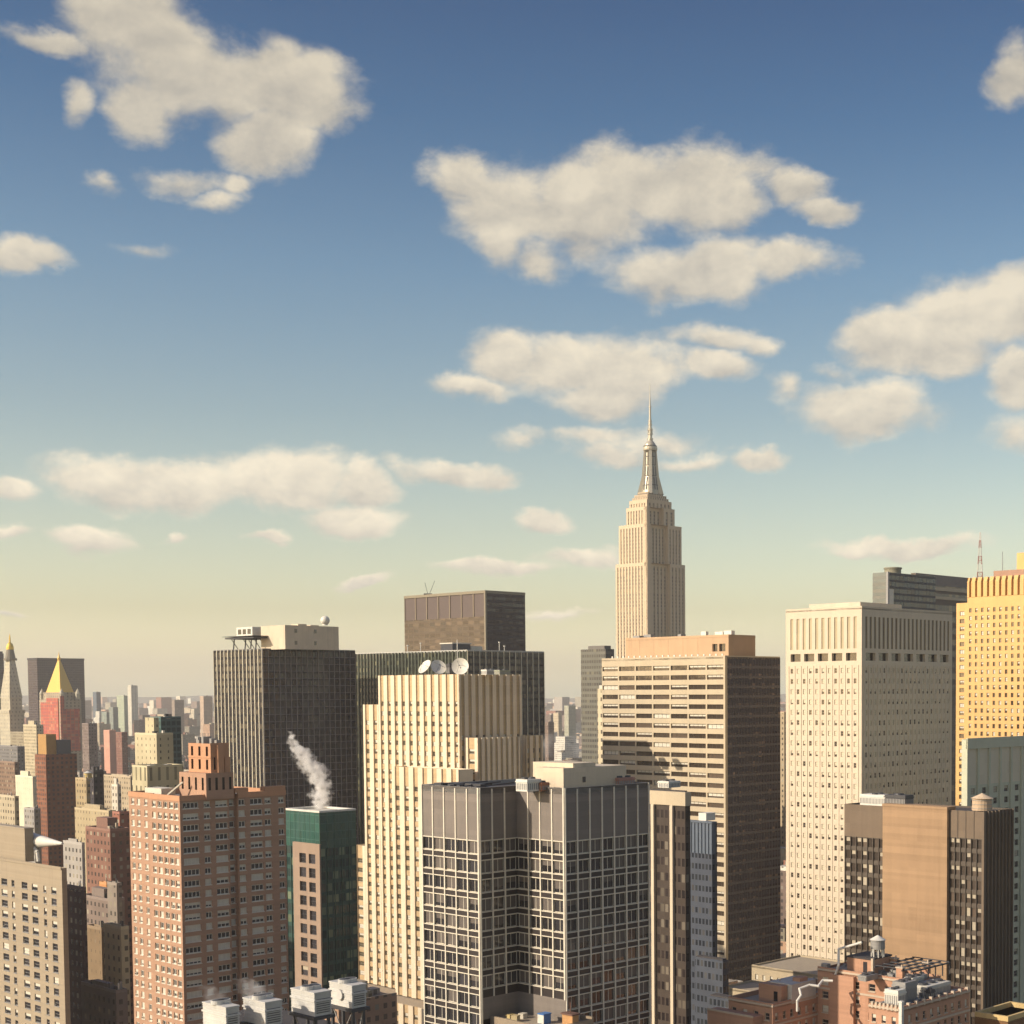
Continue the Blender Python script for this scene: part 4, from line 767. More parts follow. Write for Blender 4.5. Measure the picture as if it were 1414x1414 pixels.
part(b, 'roof', ROOF_G, lambda m: (m.quad((0, 1.2, Zt - 1), (b.b, 1.2, Zt - 1), (b.b, yl, Zt - 1), (0, yl, Zt - 1)), m.quad((1.2, yl, Zt - 1), (b.b, yl, Zt - 1), (b.b, b.a, Zt - 1), (1.2, b.a, Zt - 1))))
def par(m):
    for q in ((-.15, -.15, .35, yl), (.35, -.15, ur0, .35), (ur1, -.15, b.b + .1, .35), (ur0, 1.1, ur1, 1.5), (1.05, yl + .1, 1.5, b.a), (1.5, b.a - .4, b.b, b.a), (b.b - .4, .35, b.b, b.a - .4)): m.box(q[0], q[1], Zt - 1, q[2], q[3], Zt + .35)
part(b, 'parapet', BKC, par)
for a_, c_ in ((ug[8] - 1, ug[9] + 1), (ug[12], ug[15] + .4)): boxpart(b, 'raised_parapet', BKC, a_, -.1, Zt + .35, c_, 2, Zt + 1.5)
xc0 = 7.0; yc0 = ysolve(b, xc0, 285, Zt); zc1 = b.zat(1068, xc0, yc0)
def crown2(m):
    ya_ = along(b, xc0, yc0, Zt, AD, 248); xb_ = along(b, xc0, yc0, Zt, BD, 323); m.wall('L', xc0, yc0, yc0 + ya_, Zt - 1, zc1, cols(yc0, yc0 + ya_, 4, .3), [(Zt + 1.4, zc1 - 1.2)], .5, 0, 1, 1); m.wall('R', yc0, xc0, xc0 + xb_, Zt - 1, zc1, cols(xc0, xc0 + xb_, 4, .35), [(Zt + 1.4, zc1 - 1.2)], .5, 0, 1, 1); backs(m, xc0, yc0, xc0 + xb_, yc0 + ya_, Zt - 1, zc1); m.quad((xc0, yc0, zc1), (xc0 + xb_, yc0, zc1), (xc0 + xb_, yc0 + ya_, zc1), (xc0, yc0 + ya_, zc1))
part(b, 'crown_base', [BK, GL_BROWN], crown2)
x6 = 9.0; y6 = ysolve(b, x6, 292, Zt); z6 = b.zat(1027, x6, y6); a6 = along(b, x6, y6, z6, AD, 260); b6 = along(b, x6, y6, z6, BD, 316); zm = b.zat(1046, x6, y6)
def crown3(m):
    m.wall('L', x6, y6, y6 + a6, zc1 - .2, z6, cols(y6, y6 + a6, 3, .30), [(zc1 + .8, zm - .6), (zm + .3, z6 - .8)], 1.2, 0, 1, 1); m.wall('R', y6, x6, x6 + b6, zc1 - .2, z6, [(x6 + b6 * .16, x6 + b6 * .26)], [(zc1 + .8, zm)], 1.0, 0, 1, 1)
    m.box(x6 + b6 * .3, y6 - .9, zc1, x6 + b6 * .62, y6, z6 - .5); m.box(x6 + b6 * .7, y6 - .5, zc1, x6 + b6, y6, zm)
    backs(m, x6, y6, x6 + b6, y6 + a6, zc1 - .2, z6); m.quad((x6, y6, z6 - .3), (x6 + b6, y6, z6 - .3), (x6 + b6, y6 + a6, z6 - .3), (x6, y6 + a6, z6 - .3)); m.box(x6 - .15, y6 - .15, zm - .2, x6 + b6 * .1, y6 + a6, zm + .1); m.box(x6 - .12, y6 - .12, z6 - .5, x6 + b6, y6, z6 + .15)
part(b, 'crown', [BKC, flat('crown_recess', (.14, .06, .04), .9)], crown3)
def ccl(m):
    rr = random.Random(5)
    for i in range(10): x = x6 + rr.uniform(.5, b6 - 2); q = y6 + rr.uniform(.5, a6 - 2); m.box(x, q, z6, x + 1.2, q + 1, z6 + rr.uniform(.6, 1.8)); m.bar((x, q, z6), (x + .1, q, z6 + 2.6), .06)
rr = random.Random(5)
for i in range(8): x_ = x6 + rr.uniform(.5, b6 - 2); q_ = y6 + rr.uniform(.5, a6 - 2); part(b, 'roof_vent', METAL_G, lambda m: (m.box(x_, q_, z6 - .3, x_ + 1.2, q_ + 1, z6 + rr.uniform(.6, 1.8)), m.bar((x_ + .3, q_ + .3, z6), (x_ + .4, q_ + .3, z6 + 2.6), .06)))
part(b, 'roof_shed', BLIND_W, lambda m: (m.box(2, b.a * .45, Zt - 1, 6, b.a * .75, Zt + 1.6), m.bar((3, b.a * .4, Zt), (5, b.a * .25, Zt + 3.4), .3)))
b.windows([WF, GL_DARK, BLIND_W], (.24, .27), lambda x, q: True, ft=1.75, sill=.3, ac=.12)
# green glass tower and slim tan block beside it
gn = Bld('office_tower', 'green glass tower with a white roof rim, right of the red brick apartment tower', 441, 1122, 480, 394, 491)
GNP = facademat('green_panel', (.055, .125, .105), (.042, .10, .085), 2.4, 2.6, .04, .96, .05, .95, (.04, .12, .09), .3, (.025, .085, .065), .35, .2); GNC = facademat('green_curtain', (.045, .095, .080), (.018, .045, .040), 2.4, 3.7, .12, .92, .3, .95, (.22, .27, .17), .26, (.05, .07, .06), .35, .1)
zg = gn.zat(1172)
part(gn, 'panel_storeys', GNP, lambda m: (m.plane('L', 0, 0, gn.a, zg, gn.H), m.plane('R', 0, 0, gn.b, zg, gn.H))); part(gn, 'curtain_wall', GNC, lambda m: (m.plane('L', .2, 0, gn.a, 0, zg), m.plane('R', .2, 0, gn.b, 0, zg))); part(gn, 'back_wall', METAL_D, lambda m: backs(m, 0, 0, gn.b, gn.a, 0, gn.H))
GNM = flat('green_mullion', (.06, .13, .095), .4, .2)
def gm2(m):
    for side, L_ in (('L', gn.a), ('R', gn.b)):
        n_ = int(L_ / 2.4)
        for i in range(n_ + 1):
            u = L_ * i / n_
            if side == 'L': m.box(-.06, u - .06, 0, .2, u + .06, gn.H)
            else: m.box(u - .06, -.06, 0, u + .06, .2, gn.H)
part(gn, 'mullion_grid', GNM, gm2)
part(gn, 'roof_rim', METAL_W, lambda m: [m.box(*q) for q in ((-.2, -.2, gn.H - .1, 1.1, gn.a, gn.H + .5), (1.1, -.2, gn.H - .1, gn.b, 1.1, gn.H + .5), (1.1, gn.a - 1.2, gn.H - .1, gn.b, gn.a, gn.H + .5), (gn.b - 1.2, 1.1, gn.H - .1, gn.b, gn.a - 1.2, gn.H + .5))]); part(gn, 'roof', ROOF_W, lambda m: m.quad((1, 1, gn.H - .2), (gn.b - 1, 1, gn.H - .2), (gn.b - 1, gn.a - 1, gn.H - .2), (1, gn.a - 1, gn.H - .2)))
TN = wallmat('pinkish_tan', (.31, .225, .165), .85, .1)
ts = Bld('office_block', 'slim pinkish tan block with two columns of square dark windows, before the green glass tower', 441, 1166, 372, 404, 443)
mb = MB(); rt = rowsdown(ts.H - 1.9, 3, 3.5, 2.4, .4); ua, ub, uc, ud = ts.uy(435) , ts.uy(426), ts.uy(422), ts.uy(413)
ts.punch(mb, 'L', 0, 0, ts.a, 0, ts.H, [(ua, ub), (uc, ud)], rt, .4, 'sash'); mb.plane('R', 0, 0, ts.b, 0, ts.H); backs(mb, 0, 0, ts.b, ts.a, 0, ts.H); mb.quad((0, 0, ts.H - .3), (ts.b, 0, ts.H - .3), (ts.b, ts.a, ts.H - .3), (0, ts.a, ts.H - .3)); mb.build('wall', TN, ts.o); ts.windows([METAL_D, GL_DARK, BLIND], (.05, 0))

# ------------------------------------------------------------------ slim towers between the front tower and the banded one
ee = Bld('office_tower', 'dark slim tower with two white piers, just right of the front lattice tower', 946, 1094, 345, 872, 953)
GE = facademat('brown_dark_panes', (.07, .055, .045), (.018, .014, .014), 1.3, 3.6, .15, .85, .3, .8, (.20, .17, .13), .22, (.04, .03, .028), .5, .15)
ze = ee.zat(1113); part(ee, 'wall', GE, lambda m: (m.plane('L', 0, 0, ee.a, 0, ze), m.plane('R', 0, 0, ee.b, 0, ze), backs(m, 0, 0, ee.b, ee.a, 0, ee.H))); part(ee, 'top_cladding', BAND, lambda m: m.box(-.3, -.3, ze, ee.b, ee.a, ee.H))
for px in (929, 903, 878): u = ee.uy(px); boxpart(ee, 'pier', PS, -.7, u - .42, 0, 0, u + .42, ze)
part(ee, 'roof', ROOF_D, lambda m: m.box(.5, .5, ee.H, ee.b - .5, ee.a - .5, ee.H + .3)); hvac('white cabinet on the slim tower with two white piers', ee.M @ Vector((2, ee.uy(915), ee.H + .3)), 4, 3.4, 1.8, METAL_W)
GF = facademat('blue_grey_lattice', (.075, .085, .105), (.018, .022, .03), 1.35, 3.2, .2, .85, .25, .75, (.1, .1, .1), .1, (.04, .045, .05), .5, .2); GF2 = flat('slate_blue', (.10, .125, .16), .5)
f = Bld('office_tower', 'slim slate blue lattice tower before the banded tower', 983, 1136, 440, 946, 990)
zf = f.zat(1180); part(f, 'wall', GF, lambda m: (m.plane('L', 0, 0, f.a, 0, zf), m.plane('R', 0, 0, f.b, 0, zf), backs(m, 0, 0, f.b, f.a, 0, f.H))); part(f, 'ribbed_top', GF2, lambda m: (m.box(.3, .3, zf, f.b, f.a, f.H), [m.box(0, .1 + 1.35 * i, zf, .3, .5 + 1.35 * i, f.H) for i in range(int(f.a / 1.35))], m.box(0, 0, f.H - .3, f.b, f.a, f.H + .2)))
part(f, 'roof', METAL_W, lambda m: (m.box(2, 4, f.H + .2, 6, 7, f.H + 2.4)))
for i, (xc, yc, Y, xl, xr, lab) in enumerate([(998, 1327, 405, 960, 1006, 'low slate blue lattice annex at the foot of the slim lattice tower'), (1012, 1381, 385, 978, 1024, 'lowest dark lattice block left of the red brick apartments')]):
    q = Bld('office_block', lab, xc, yc, Y, xl, xr); part(q, 'wall', GF, lambda m: m.box(0, 0, 0, q.b, q.a, q.H)); part(q, 'roof', ROOF_D, lambda m: m.box(.4, .4, q.H, q.b - .4, q.a - .4, q.H + .4))

# ------------------------------------------------------------------ terraced block and red brick apartments, bottom right
TT = wallmat('sand_brick', (.44, .36, .24), .85, .1)
for i, (xc, yc, Y, xl, xr, lab) in enumerate([(1135, 1348, 455, 1038, 1200, 'upper tier of the low sand coloured terraced block below the pale stone tower'), (1110, 1382, 425, 998, 1150, 'lower tier of the sand coloured terraced block, small lit windows')]):
    q = Bld('office_block', lab, xc, yc, Y, xl, xr); mb = MB(); q.punch(mb, 'L', 0, 0, q.a, 0, q.H, cols(.5, q.a - .5, int(q.a / 2.9), .38), rowsdown(q.H - 1.4, q.H - 22, 3.4, 1.7, .6), .3, 'sash'); mb.plane('R', 0, 0, q.b, 0, q.H); backs(mb, 0, 0, q.b, q.a, 0, q.H); mb.build('wall', TT, q.o)
    roofdeck(q, 0, 0, q.b, q.a, q.H + .25, ROOF_T, .5, TT); q.windows([METAL_G, GL_DARK, BLIND_W], (.2, .45), lambda x, y_: True)
RB = wallmat('salmon_brick', (.47, .265, .17), .9, .12, courses=.5); STN = flat('pale_stone_trim', (.52, .42, .31), .8)
n = Bld('apartment_building', 'red brick apartment building with pale stone bands and cluttered roofs, bottom right', 1241, 1394, 285, 1200, 1339)
fn = 2.95; H = n.H; mb = MB(); sb = MB()
def nface(side, pl, u0, u1, zt_, nc, st=True, fr=.42):
    n.punch(mb, side, pl, u0, u1, 0, zt_, cols(u0, u1, nc, fr), rowsdown(zt_ - .9, max(20, zt_ - 24), fn, 1.55, .7), .25, 'sash')
    for z in ((zt_ - 3.9, zt_ - .05) if st else (zt_ - .05,)):
        if side == 'L': sb.box(pl - .16, u0 - .1, z - .25, pl, u1, z + .15)
        else: sb.box(u0, pl - .16, z - .25, u1, pl, z + .15)
nface('L', 0, 0, n.a, H, 3); nface('R', 0, 0, n.b, H, 10, fr=.42)
xm = 0; yw = along(n, 0, 0, H, AD, 1067)
zw = n.zat(1389, 0, yw); xw = along(n, 0, yw, zw, BD, 1129); yw2 = yw + along(n, 0, yw, zw, AD, 1006)
zM = n.zat(1353, xw, n.a + 4)
nface('L', xw, n.a, yw, zM, 6); nface('R', yw, 0, xw, zw, 6); nface('L', 0, yw, yw2, zw, 4, False)
mb.plane('R', n.a, 0, xw, 0, H); backs(mb, 0, 0, n.b, n.a, 0, H); mb.plane('R', yw, xw, n.b, 0, zM); mb.plane('R', n.a, xw, n.b, H, zM); backs(mb, xw, n.a, n.b, yw, 0, zM); backs(mb, 0, yw, n.b, yw2, 0, zw)
# slot between the court bays
mb.box(xw - .9, (n.a + yw) / 2 + 2, 0, xw, (n.a + yw) / 2 + 8, zM - .6)
# lower step in front of the left wing, and the far right end
ys = yw + 2.5; mb.box(-3.2, ys, 0, 0, yw2 + 3, n.zat(1405, -3.2, ys)); sb.box(-3.35, ys - .1, n.zat(1405, -3.2, ys) - .1, -3.2, yw2 + 3, n.zat(1405, -3.2, ys) + .3)
mb.build('wall', RB, n.o); sb.build('stone_band', STN, n.o)
n.foot(-4, 0, n.b + 4, yw2 + 4)
part(n, 'roof', [ROOF_D], lambda m: (m.quad((0, 0, H - .6), (n.b, 0, H - .6), (n.b, n.a, H - .6), (0, n.a, H - .6))))
part(n, 'roof', [ROOF_T], lambda m: (m.quad((xw, n.a, zM - .5), (n.b, n.a, zM - .5), (n.b, yw, zM - .5), (xw, yw, zM - .5)))); part(n, 'roof', [ROOF_T], lambda m: m.quad((0, yw, zw - .5), (n.b, yw, zw - .5), (n.b, yw2, zw - .5), (0, yw2, zw - .5)))
def npar(m):
    for q in ((0, 0, .35, n.a), (.35, 0, n.b, .35), (n.b - .35, .35, n.b, n.a)): m.box(q[0], q[1], H - .7, q[2], q[3], H + .35)
    m.box(xw, n.a, zM - .6, xw + .35, yw, zM + .4)
    for q in ((0, yw, .35, yw2), (.35, yw, xw, yw + .35), (.35, yw2 - .35, n.b, yw2)): m.box(q[0], q[1], zw - .6, q[2], q[3], zw + .4)
part(n, 'parapet', RB, npar)
def atpx(x, px, z): return Vector((x, ysolve(n, x, px, z), z))
xh = xw + 2.5; ph = atpx(xh, 1203, zM - .5); zh = n.zat(1326, xh, ph.y); lh = along(n, xh, ph.y, zh, AD, 1170)
part(n, 'penthouse', [RB, GL_DARK, ROOF_D, STN], lambda m: (m.box(xh, ph.y, zM - .5, xh + 7, ph.y + lh, zh), m.box(xh - .06, ph.y + 1, zM, xh, ph.y + 2, zM + 2.2, 1), m.box(xh - .15, ph.y - .15, zh, xh + 7.2, ph.y + lh + .1, zh + .3, 2), m.box(xh - .25, ph.y - .6, zM - .5, xh + .3, ph.y - .1, zh + .4, 3)))
pj = atpx(.5, 1090, zw); part(n, 'bulkhead', [RB, GL_DARK], lambda m: (m.box(4, yw + 1, zw - .5, 9, yw + 7, zw + 3.2), m.box(3.94, yw + 2, zw, 4, yw + 3, zw + 2, 1), m.box(9.5, yw + .5, zw - .5, 12, yw + 2.5, zw + 4.2)))
n.windows([STN, GL_DARK, BLIND_W], (.3, .1), lambda x, y_: True, sill=.35, ac=.12)
tank('pale water tank with a white cone roof on splayed legs above the red brick apartments', n.M @ Vector((xh + 3.2, ysolve(n, xh + 3.2, 1212, zh), zh + .2)), 1.5, 1.9, 1.7, METAL_G, cone=.62)
# white ducts snaking over the roofs
def duct(label, pts, r=.26):
    m = MB()
    for a_, c_ in zip(pts, pts[1:]): m.bar(a_, c_, r, 0, 10)
    for a_ in pts[1:-1]:
        for q in range(3): m.lathe([(r * 1.12 * math.cos(t_), r * 1.12 * math.sin(t_)) for t_ in [(-90 + 30 * j) * math.pi / 180 for j in range(7)]], 10, 0, tuple(a_)); break
    o = m.build('duct', METAL_W); o.matrix_world = n.M; tag(o, label, 'duct')
D1 = [atpx(1, 1101, zw - .5), atpx(1, 1101, zw + 1.6), atpx(2, 1106, zw + 2.6), atpx(3, 1104, zw + 3.6), atpx(5, 1118, zw + 4.2), atpx(6, 1130, zw + 4.0), atpx(8, 1136, zw + 4.8), atpx(9, 1150, zw + 4.8)]
duct('long white duct climbing from the left wing over the red brick roofs', D1)
duct('white duct bending down the courtyard wall left of the orange penthouse', [atpx(xw - .6, 1152, zM - 1.5), atpx(xw - .6, 1158, zM + 1.5), atpx(xw + .5, 1158, zM + 4.5), atpx(xw + 2, 1190, zM + 6.2)])
part(n, 'duct_plinth', ROOF_W, lambda m: m.box(6, yw - .1, zw - .5, 14, yw + 6, zw + 3.4))
hvac('white ventilation cabinet on legs near the corner of the red brick roof', n.M @ atpx(2.2, 1240, H - .6), 2.6, 3.1, 3.6, METAL_W)
hvac('grey steel plant behind the white cabinet on the red brick roof', n.M @ atpx(6, 1250, H - .6), 4, 3, 4.4, METAL_G)
hvac('wide pale plant house at the right end of the red brick roof', n.M @ Vector((n.b * .55, 2.5, H - .6)), 8, 4, 2.6, ROOF_W, fans=3)
hvac('dark box standing on the right wing edge of the red brick roof', n.M @ Vector((n.ux(1290), .8, H - .6)), 1.4, 1.2, 2.4, METAL_D, fans=1)
mb = MB(); mb.box(-.35, -.35, 0, .35, .35, 4.3); mb.box(-.45, -.45, 4.3, .45, .45, 4.6); o = mb.build('chimney', METAL_W); o.matrix_world = n.M @ Matrix.Translation((.3, -.35, H - 3.0)); tag(o, 'pale square flue standing at the front corner of the red brick roof', 'chimney')
def gard(m):
    rr = random.Random(9)
    for i in range(34):
        x = rr.uniform(1, n.b - 2); q = rr.uniform(1, n.a - 1); m.box(x, q, H - .6, x + rr.uniform(.3, 1.6), q + rr.uniform(.3, 1.4), H - .6 + rr.uniform(.3, 1.3))
    for i in range(30):
        x = rr.uniform(xw + .5, n.b - 2); q = rr.uniform(n.a, yw - 1); m.box(x, q, zM - .5, x + rr.uniform(.3, 1.8), q + rr.uniform(.3, 1.6), zM - .5 + rr.uniform(.3, 1.5))
    for i in range(10): x = rr.uniform(1, n.b - 4); m.bar((x, 1, H), (x + 3, n.a - 1, H + .5), .09)
part(n, 'roof_plant', METAL_G, gard)
rq = random.Random(31)
for i in range(9):
    if i < 5: x_, y_, z_ = rq.uniform(xw + 1, xw + 16), rq.uniform(n.a + 1, yw - 2), zM - .5
    else: x_, y_, z_ = rq.uniform(1, xw + 6), rq.uniform(yw + 1, yw2 - 2), zw - .5
    hh_ = rq.uniform(2.0, 3.6); part(n, 'chimney', [RB, STN], lambda m: (m.box(x_, y_, z_, x_ + .9, y_ + 1.5, z_ + hh_), m.box(x_ - .12, y_ - .12, z_ + hh_, x_ + 1.02, y_ + 1.62, z_ + hh_ + .25, 1), m.cyl(x_ + .45, y_ + .4, z_ + hh_ + .2, z_ + hh_ + .7, .18, .18, 8, 1)))
for i in range(7): u_ = .6 + i * (n.a - 1.4) / 6; boxpart(n, 'parapet_pier', STN, -.2, u_ - .22, H - .4, .45, u_ + .22, H + .75)
for i in range(10): u_ = .8 + i * (n.b - 1.6) / 9; boxpart(n, 'parapet_pier', STN, u_ - .22, -.2, H - .4, u_ + .22, .45, H + .75)
def dun(m):
    for i in range(5): m.box(xw + 1, n.a + 1 + 2.2 * i, zM + 1.6, xw + 15, n.a + 1.25 + 2.2 * i, zM + 1.9)
    for i in range(6): m.box(xw + 1.5 + 2.6 * i, n.a + .8, zM - .5, xw + 1.7 + 2.6 * i, n.a + 1.0, zM + 1.6); m.box(xw + 1.5 + 2.6 * i, n.a + 1, zM + 1.9, xw + 1.7 + 2.6 * i, n.a + 10, zM + 2.1)
part(n, 'steel_dunnage', METAL_D, dun)
part(n, 'skylight', [METAL_W, GL_DARK], lambda m: (m.box(xw + 9, yw - 6, zM - .5, xw + 14, yw - 3, zM + .5), m.quad((xw + 9, yw - 6, zM + .5), (xw + 14, yw - 6, zM + .5), (xw + 14, yw - 4.5, zM + 1.6), (xw + 9, yw - 4.5, zM + 1.6), 1)))
for i, (px, x, lab) in enumerate([(1260, 14, 'long pale planter left of the wide plant house'), (1196, 10, 'low grey box just behind the water tank')]): hvac(lab, n.M @ atpx(x, px, zM - .5), 4, 2, 1.4, [ROOF_W, METAL_G][i])
bq = Bld('office_block', 'low roof with a yellow lit parapet at the very bottom right', 1392, 1404, 300, 1346, 1440)
part(bq, 'wall', GOD, lambda m: m.box(0, 0, 0, bq.b, bq.a, bq.H - 1)); roofdeck(bq, 0, 0, bq.b, bq.a, bq.H, ROOF_G, 1.0, wallmat('yellow_parapet', (.60, .44, .2), .85), .6)

# ------------------------------------------------------------------ bottom left: tan block, its dark neighbour, cooling plant
TL = wallmat('drab_tan_brick', (.35, .285, .20), .9, .1, courses=.5)
lt = Bld('office_block', 'tan brick block at the bottom left corner with rows of sash windows', 85, 1199, 430, -70, 92)
mb = MB(); rr_ = rowsdown(lt.H - 5.2, 3, 3.22, 1.9, .7); pcs = [(70, 77), (59, 63), (43, 51), (29, 37), (15, 19), (1, 9), (-14, -6), (-30, -22)]
lt.punch(mb, 'L', 0, 0, lt.a, 0, lt.H, [(lt.uy(b_), lt.uy(a_)) for a_, b_ in pcs], rr_, .3, 'sash'); mb.box(-.25, 0, lt.H - .5, 0, lt.a, lt.H + .3); mb.plane('R', 0, 0, lt.b, 0, lt.H); backs(mb, 0, 0, lt.b, lt.a, 0, lt.H); mb.build('wall', TL, lt.o)
part(lt, 'roof', ROOF_G, lambda m: m.quad((0, 0, lt.H - .3), (lt.b, 0, lt.H - .3), (lt.b, lt.a, lt.H - .3), (0, lt.a, lt.H - .3)))
lt.windows([METAL_G, GL_DARK, BLIND_W], (.38, .08), sill=.4, ac=.15)
ypl = ysolve(lt, 2, 35, lt.H); boxpart(lt, 'penthouse', TL, 2, ypl, lt.H - .3, 4.6, ypl + 40, lt.zat(1145, 2, ypl)); boxpart(lt, 'penthouse_cap', ROOF_T, 1.9, ypl - .1, lt.zat(1145, 2, ypl), 4.8, ypl + 40, lt.zat(1145, 2, ypl) + .3)
# white canopy duct
mb = MB(); pz = lt.H
cw = Vector((7, ysolve(lt, 7, 41, pz), pz + 5.2)); ce = Vector((5, ysolve(lt, 5, 87, pz), pz + 6.0))
mb.cyl(0, 0, 0, (ce - cw).length, 2.6, .35, 20); mb.cyl(0, 0, -.6, 0, 1.8, 2.6, 20); qq = (ce - cw).to_track_quat('Z', 'Y').to_matrix(); mb.v = [tuple(qq @ Vector(v) + cw) for v in mb.v]
o = mb.build('duct_cone', METAL_W); o.matrix_world = lt.M; tag(o, 'white tapering duct hood lying above the tan block roof', 'duct')
mb = MB(); e1 = Vector((5, ysolve(lt, 5, 43, pz), pz + 5.4)); e2 = Vector((5, ysolve(lt, 5, 52, pz), pz + 2.4)); e3 = Vector((5, ysolve(lt, 5, 53, pz), pz - .3)); mb.bar(e1, e2, .5, 0, 10); mb.bar(e2, e3, .5, 0, 10); c_ = mb.build('downpipe', METAL_W, o)
cb = Bld('office_block', 'dark roof carrying four white cooling towers at the bottom edge', 480, 1452, 238, 290, 560)
part(cb, 'wall', TB, lambda m: m.box(0, 0, 0, cb.b, cb.a, cb.H - .3)); part(cb, 'roof', ROOF_D, lambda m: m.box(-.2, -.2, cb.H - .3, cb.b, cb.a, cb.H))
CTW = wallmat('weathered_white', (.56, .54, .49), .7, .2); CTG = flat('wet_louvre', (.16, .15, .14), .7)
for i, (pxc, pxl, pxr, ytop, Y, lab) in enumerate([(312, 280, 330, 1391, 214, 'leftmost of the four white cooling towers, cut by the bottom edge'), (366, 336, 389, 1384, 216, 'second white cooling tower from the left, steaming'), (434, 402, 457, 1371, 220, 'third white cooling tower from the left on dark steel beams'), (486, 455, 505, 1361, 228, 'rightmost white cooling tower, with a round fan cowl on its side')]):
    P = at(pxc, ytop, Y); q = bpy.data.objects.new('cooling_tower', None); a_ = ext(P, AD, pxl); b_ = ext(P, BD, pxr); h_ = 3.5
    lg = P.z - h_ - 1.2 - cb.H; q.location = (P.x, P.y, P.z - h_ - 1.2); q.rotation_euler = (0, 0, TH); link(q); tag(q, lab, 'cooling tower', 'cooling towers on the roof at the bottom edge')
    M2 = MB(); M2.box(0, 0, 1.2, b_, a_, 1.2 + h_ * .94); M2.box(-.15, -.15, 1.2 + h_ * .60, b_ + .15, a_ + .15, 1.2 + h_ * .68); M2.box(-.1, -.1, 1.2 + h_ * .94, b_ + .1, a_ + .1, 1.2 + h_); [M2.box(-.06, -.06, 1.2 + h_ * z_, b_ + .06, a_ + .06, 1.26 + h_ * z_) for z_ in (.18, .34, .50, .78, .86)]; M2.build('casing', CTW, q)
    M2 = MB(); [M2.box(.3, -.1, 1.6 + .32 * j, b_ - .3, 0, 1.75 + .32 * j) for j in range(7)]; M2.build('louvre', CTG, q)
    for j in range(2): M2 = MB(); M2.cyl(b_ * (.28 + .44 * j), a_ / 2, 1.2 + h_, 1.75 + h_, 1.0, .95, 20); M2.cyl(b_ * (.28 + .44 * j), a_ / 2, 1.75 + h_, 1.76 + h_, .8, .8, 20, 1); M2.build('fan_cowl', [CTW, METAL_D], q)
    if i == 3: M2 = MB(); M2.cyl(0, 0, 0, .35, .8, .8, 18); M2.v = [(-v[2] - .02, a_ * .5 + v[0], 3.0 + v[1]) for v in M2.v]; M2.build('side_cowl', CTW, q)
    for (x_, y_) in ((.3, .3), (b_ - .3, .3), (.3, a_ - .3), (b_ - .3, a_ - .3)): M2 = MB(); M2.box(x_ - .2, y_ - .2, -lg, x_ + .2, y_ + .2, 1.2); M2.build('leg', METAL_D, q)
    M2 = MB(); M2.box(-.4, -.4, .7, b_ + .4, a_ + .4, 1.15); M2.build('base_frame', METAL_D, q)
    for x0_, y0_, x1_, y1_ in ((.3, .3, b_ - .3, .3), (.3, .3, .3, a_ - .3)): M2 = MB(); M2.bar((x0_, y0_, .8), (x1_, y1_, 1.0 - lg), .09); M2.bar((x1_, y1_, .8), (x0_, y0_, 1.0 - lg), .09); M2.build('brace', METAL_G, q)

# ------------------------------------------------------------------ far left landmarks
PUR = facademat('purple_brown_panes', (.075, .055, .06), (.035, .026, .032), 3.5, 3.8, .1, .9, .2, .85, (.09, .07, .07), .08, (.05, .038, .042), .5, .2)
bs = Bld('office_tower', 'dark purple slab directly behind the gold pyramid roof', 51, 911, 2500, 38, 116)
part(bs, 'wall', PUR, lambda m: m.box(0, 0, 0, bs.b, bs.a, bs.H)); part(bs, 'roof', ROOF_D, lambda m: m.box(-.5, -.5, bs.H, bs.b + .5, bs.a + .5, bs.H + 3))
b0 = Bld('office_tower', 'sliver of a dark tower at the left edge of the photo', -18, 902, 2300, -40, 5); part(b0, 'wall', PUR, lambda m: m.box(0, 0, 0, b0.b, b0.a, b0.H)); part(b0, 'roof', ROOF_D, lambda m: m.box(1, 1, b0.H, b0.b - 1, b0.a - 1, b0.H + 3))
MS = facademat('pale_clock_tower_stone', (.50, .45, .33), (.22, .19, .14), 4.5, 5.0, .35, .65, .3, .75, (.4, .35, .25), .2, (.3, .26, .2), .8, .4)
mt = Bld('campanile_tower', 'pale pointed campanile with a small gilded cupola at the left edge', 14, 1010, 1950, 0, 34, cat='tower')
zz = lambda py: mt.zat(py, mt.b / 2, mt.a / 2)
def camp(m):
    m.box(0, 0, 0, mt.b, mt.a, zz(985)); m.box(-1, -1, zz(985), mt.b + 1, mt.a + 1, zz(980)); m.box(1.5, 1.5, zz(980), mt.b - 1.5, mt.a - 1.5, zz(964))
part(mt, 'shaft', MS, camp)
def pyr(m, x0, y0, x1, y1, z0, z1, f, mi=0):
    cx, cy = (x0 + x1) / 2, (y0 + y1) / 2; q = [(cx + (x - cx) * f, cy + (yy - cy) * f, z1) for x, yy in ((x0, y0), (x1, y0), (x1, y1), (x0, y1))]; p = [(x0, y0, z0), (x1, y0, z0), (x1, y1, z0), (x0, y1, z0)]
    for i in range(4): m.quad(p[i], p[(i + 1) % 4], q[(i + 1) % 4], q[i], mi)
    if f > .02: m.quad(*q, mi)
part(mt, 'pyramid_roof', MS, lambda m: pyr(m, 1, 1, mt.b - 1, mt.a - 1, zz(964), zz(912), .42))
part(mt, 'lantern', flat('grey_stone_lantern', (.22, .19, .14), .8), lambda m: (m.cyl(mt.b / 2, mt.a / 2, zz(912), zz(909), 8, 8, 12), m.cyl(mt.b / 2, mt.a / 2, zz(909), zz(897), 6.3, 4.3, 12)))
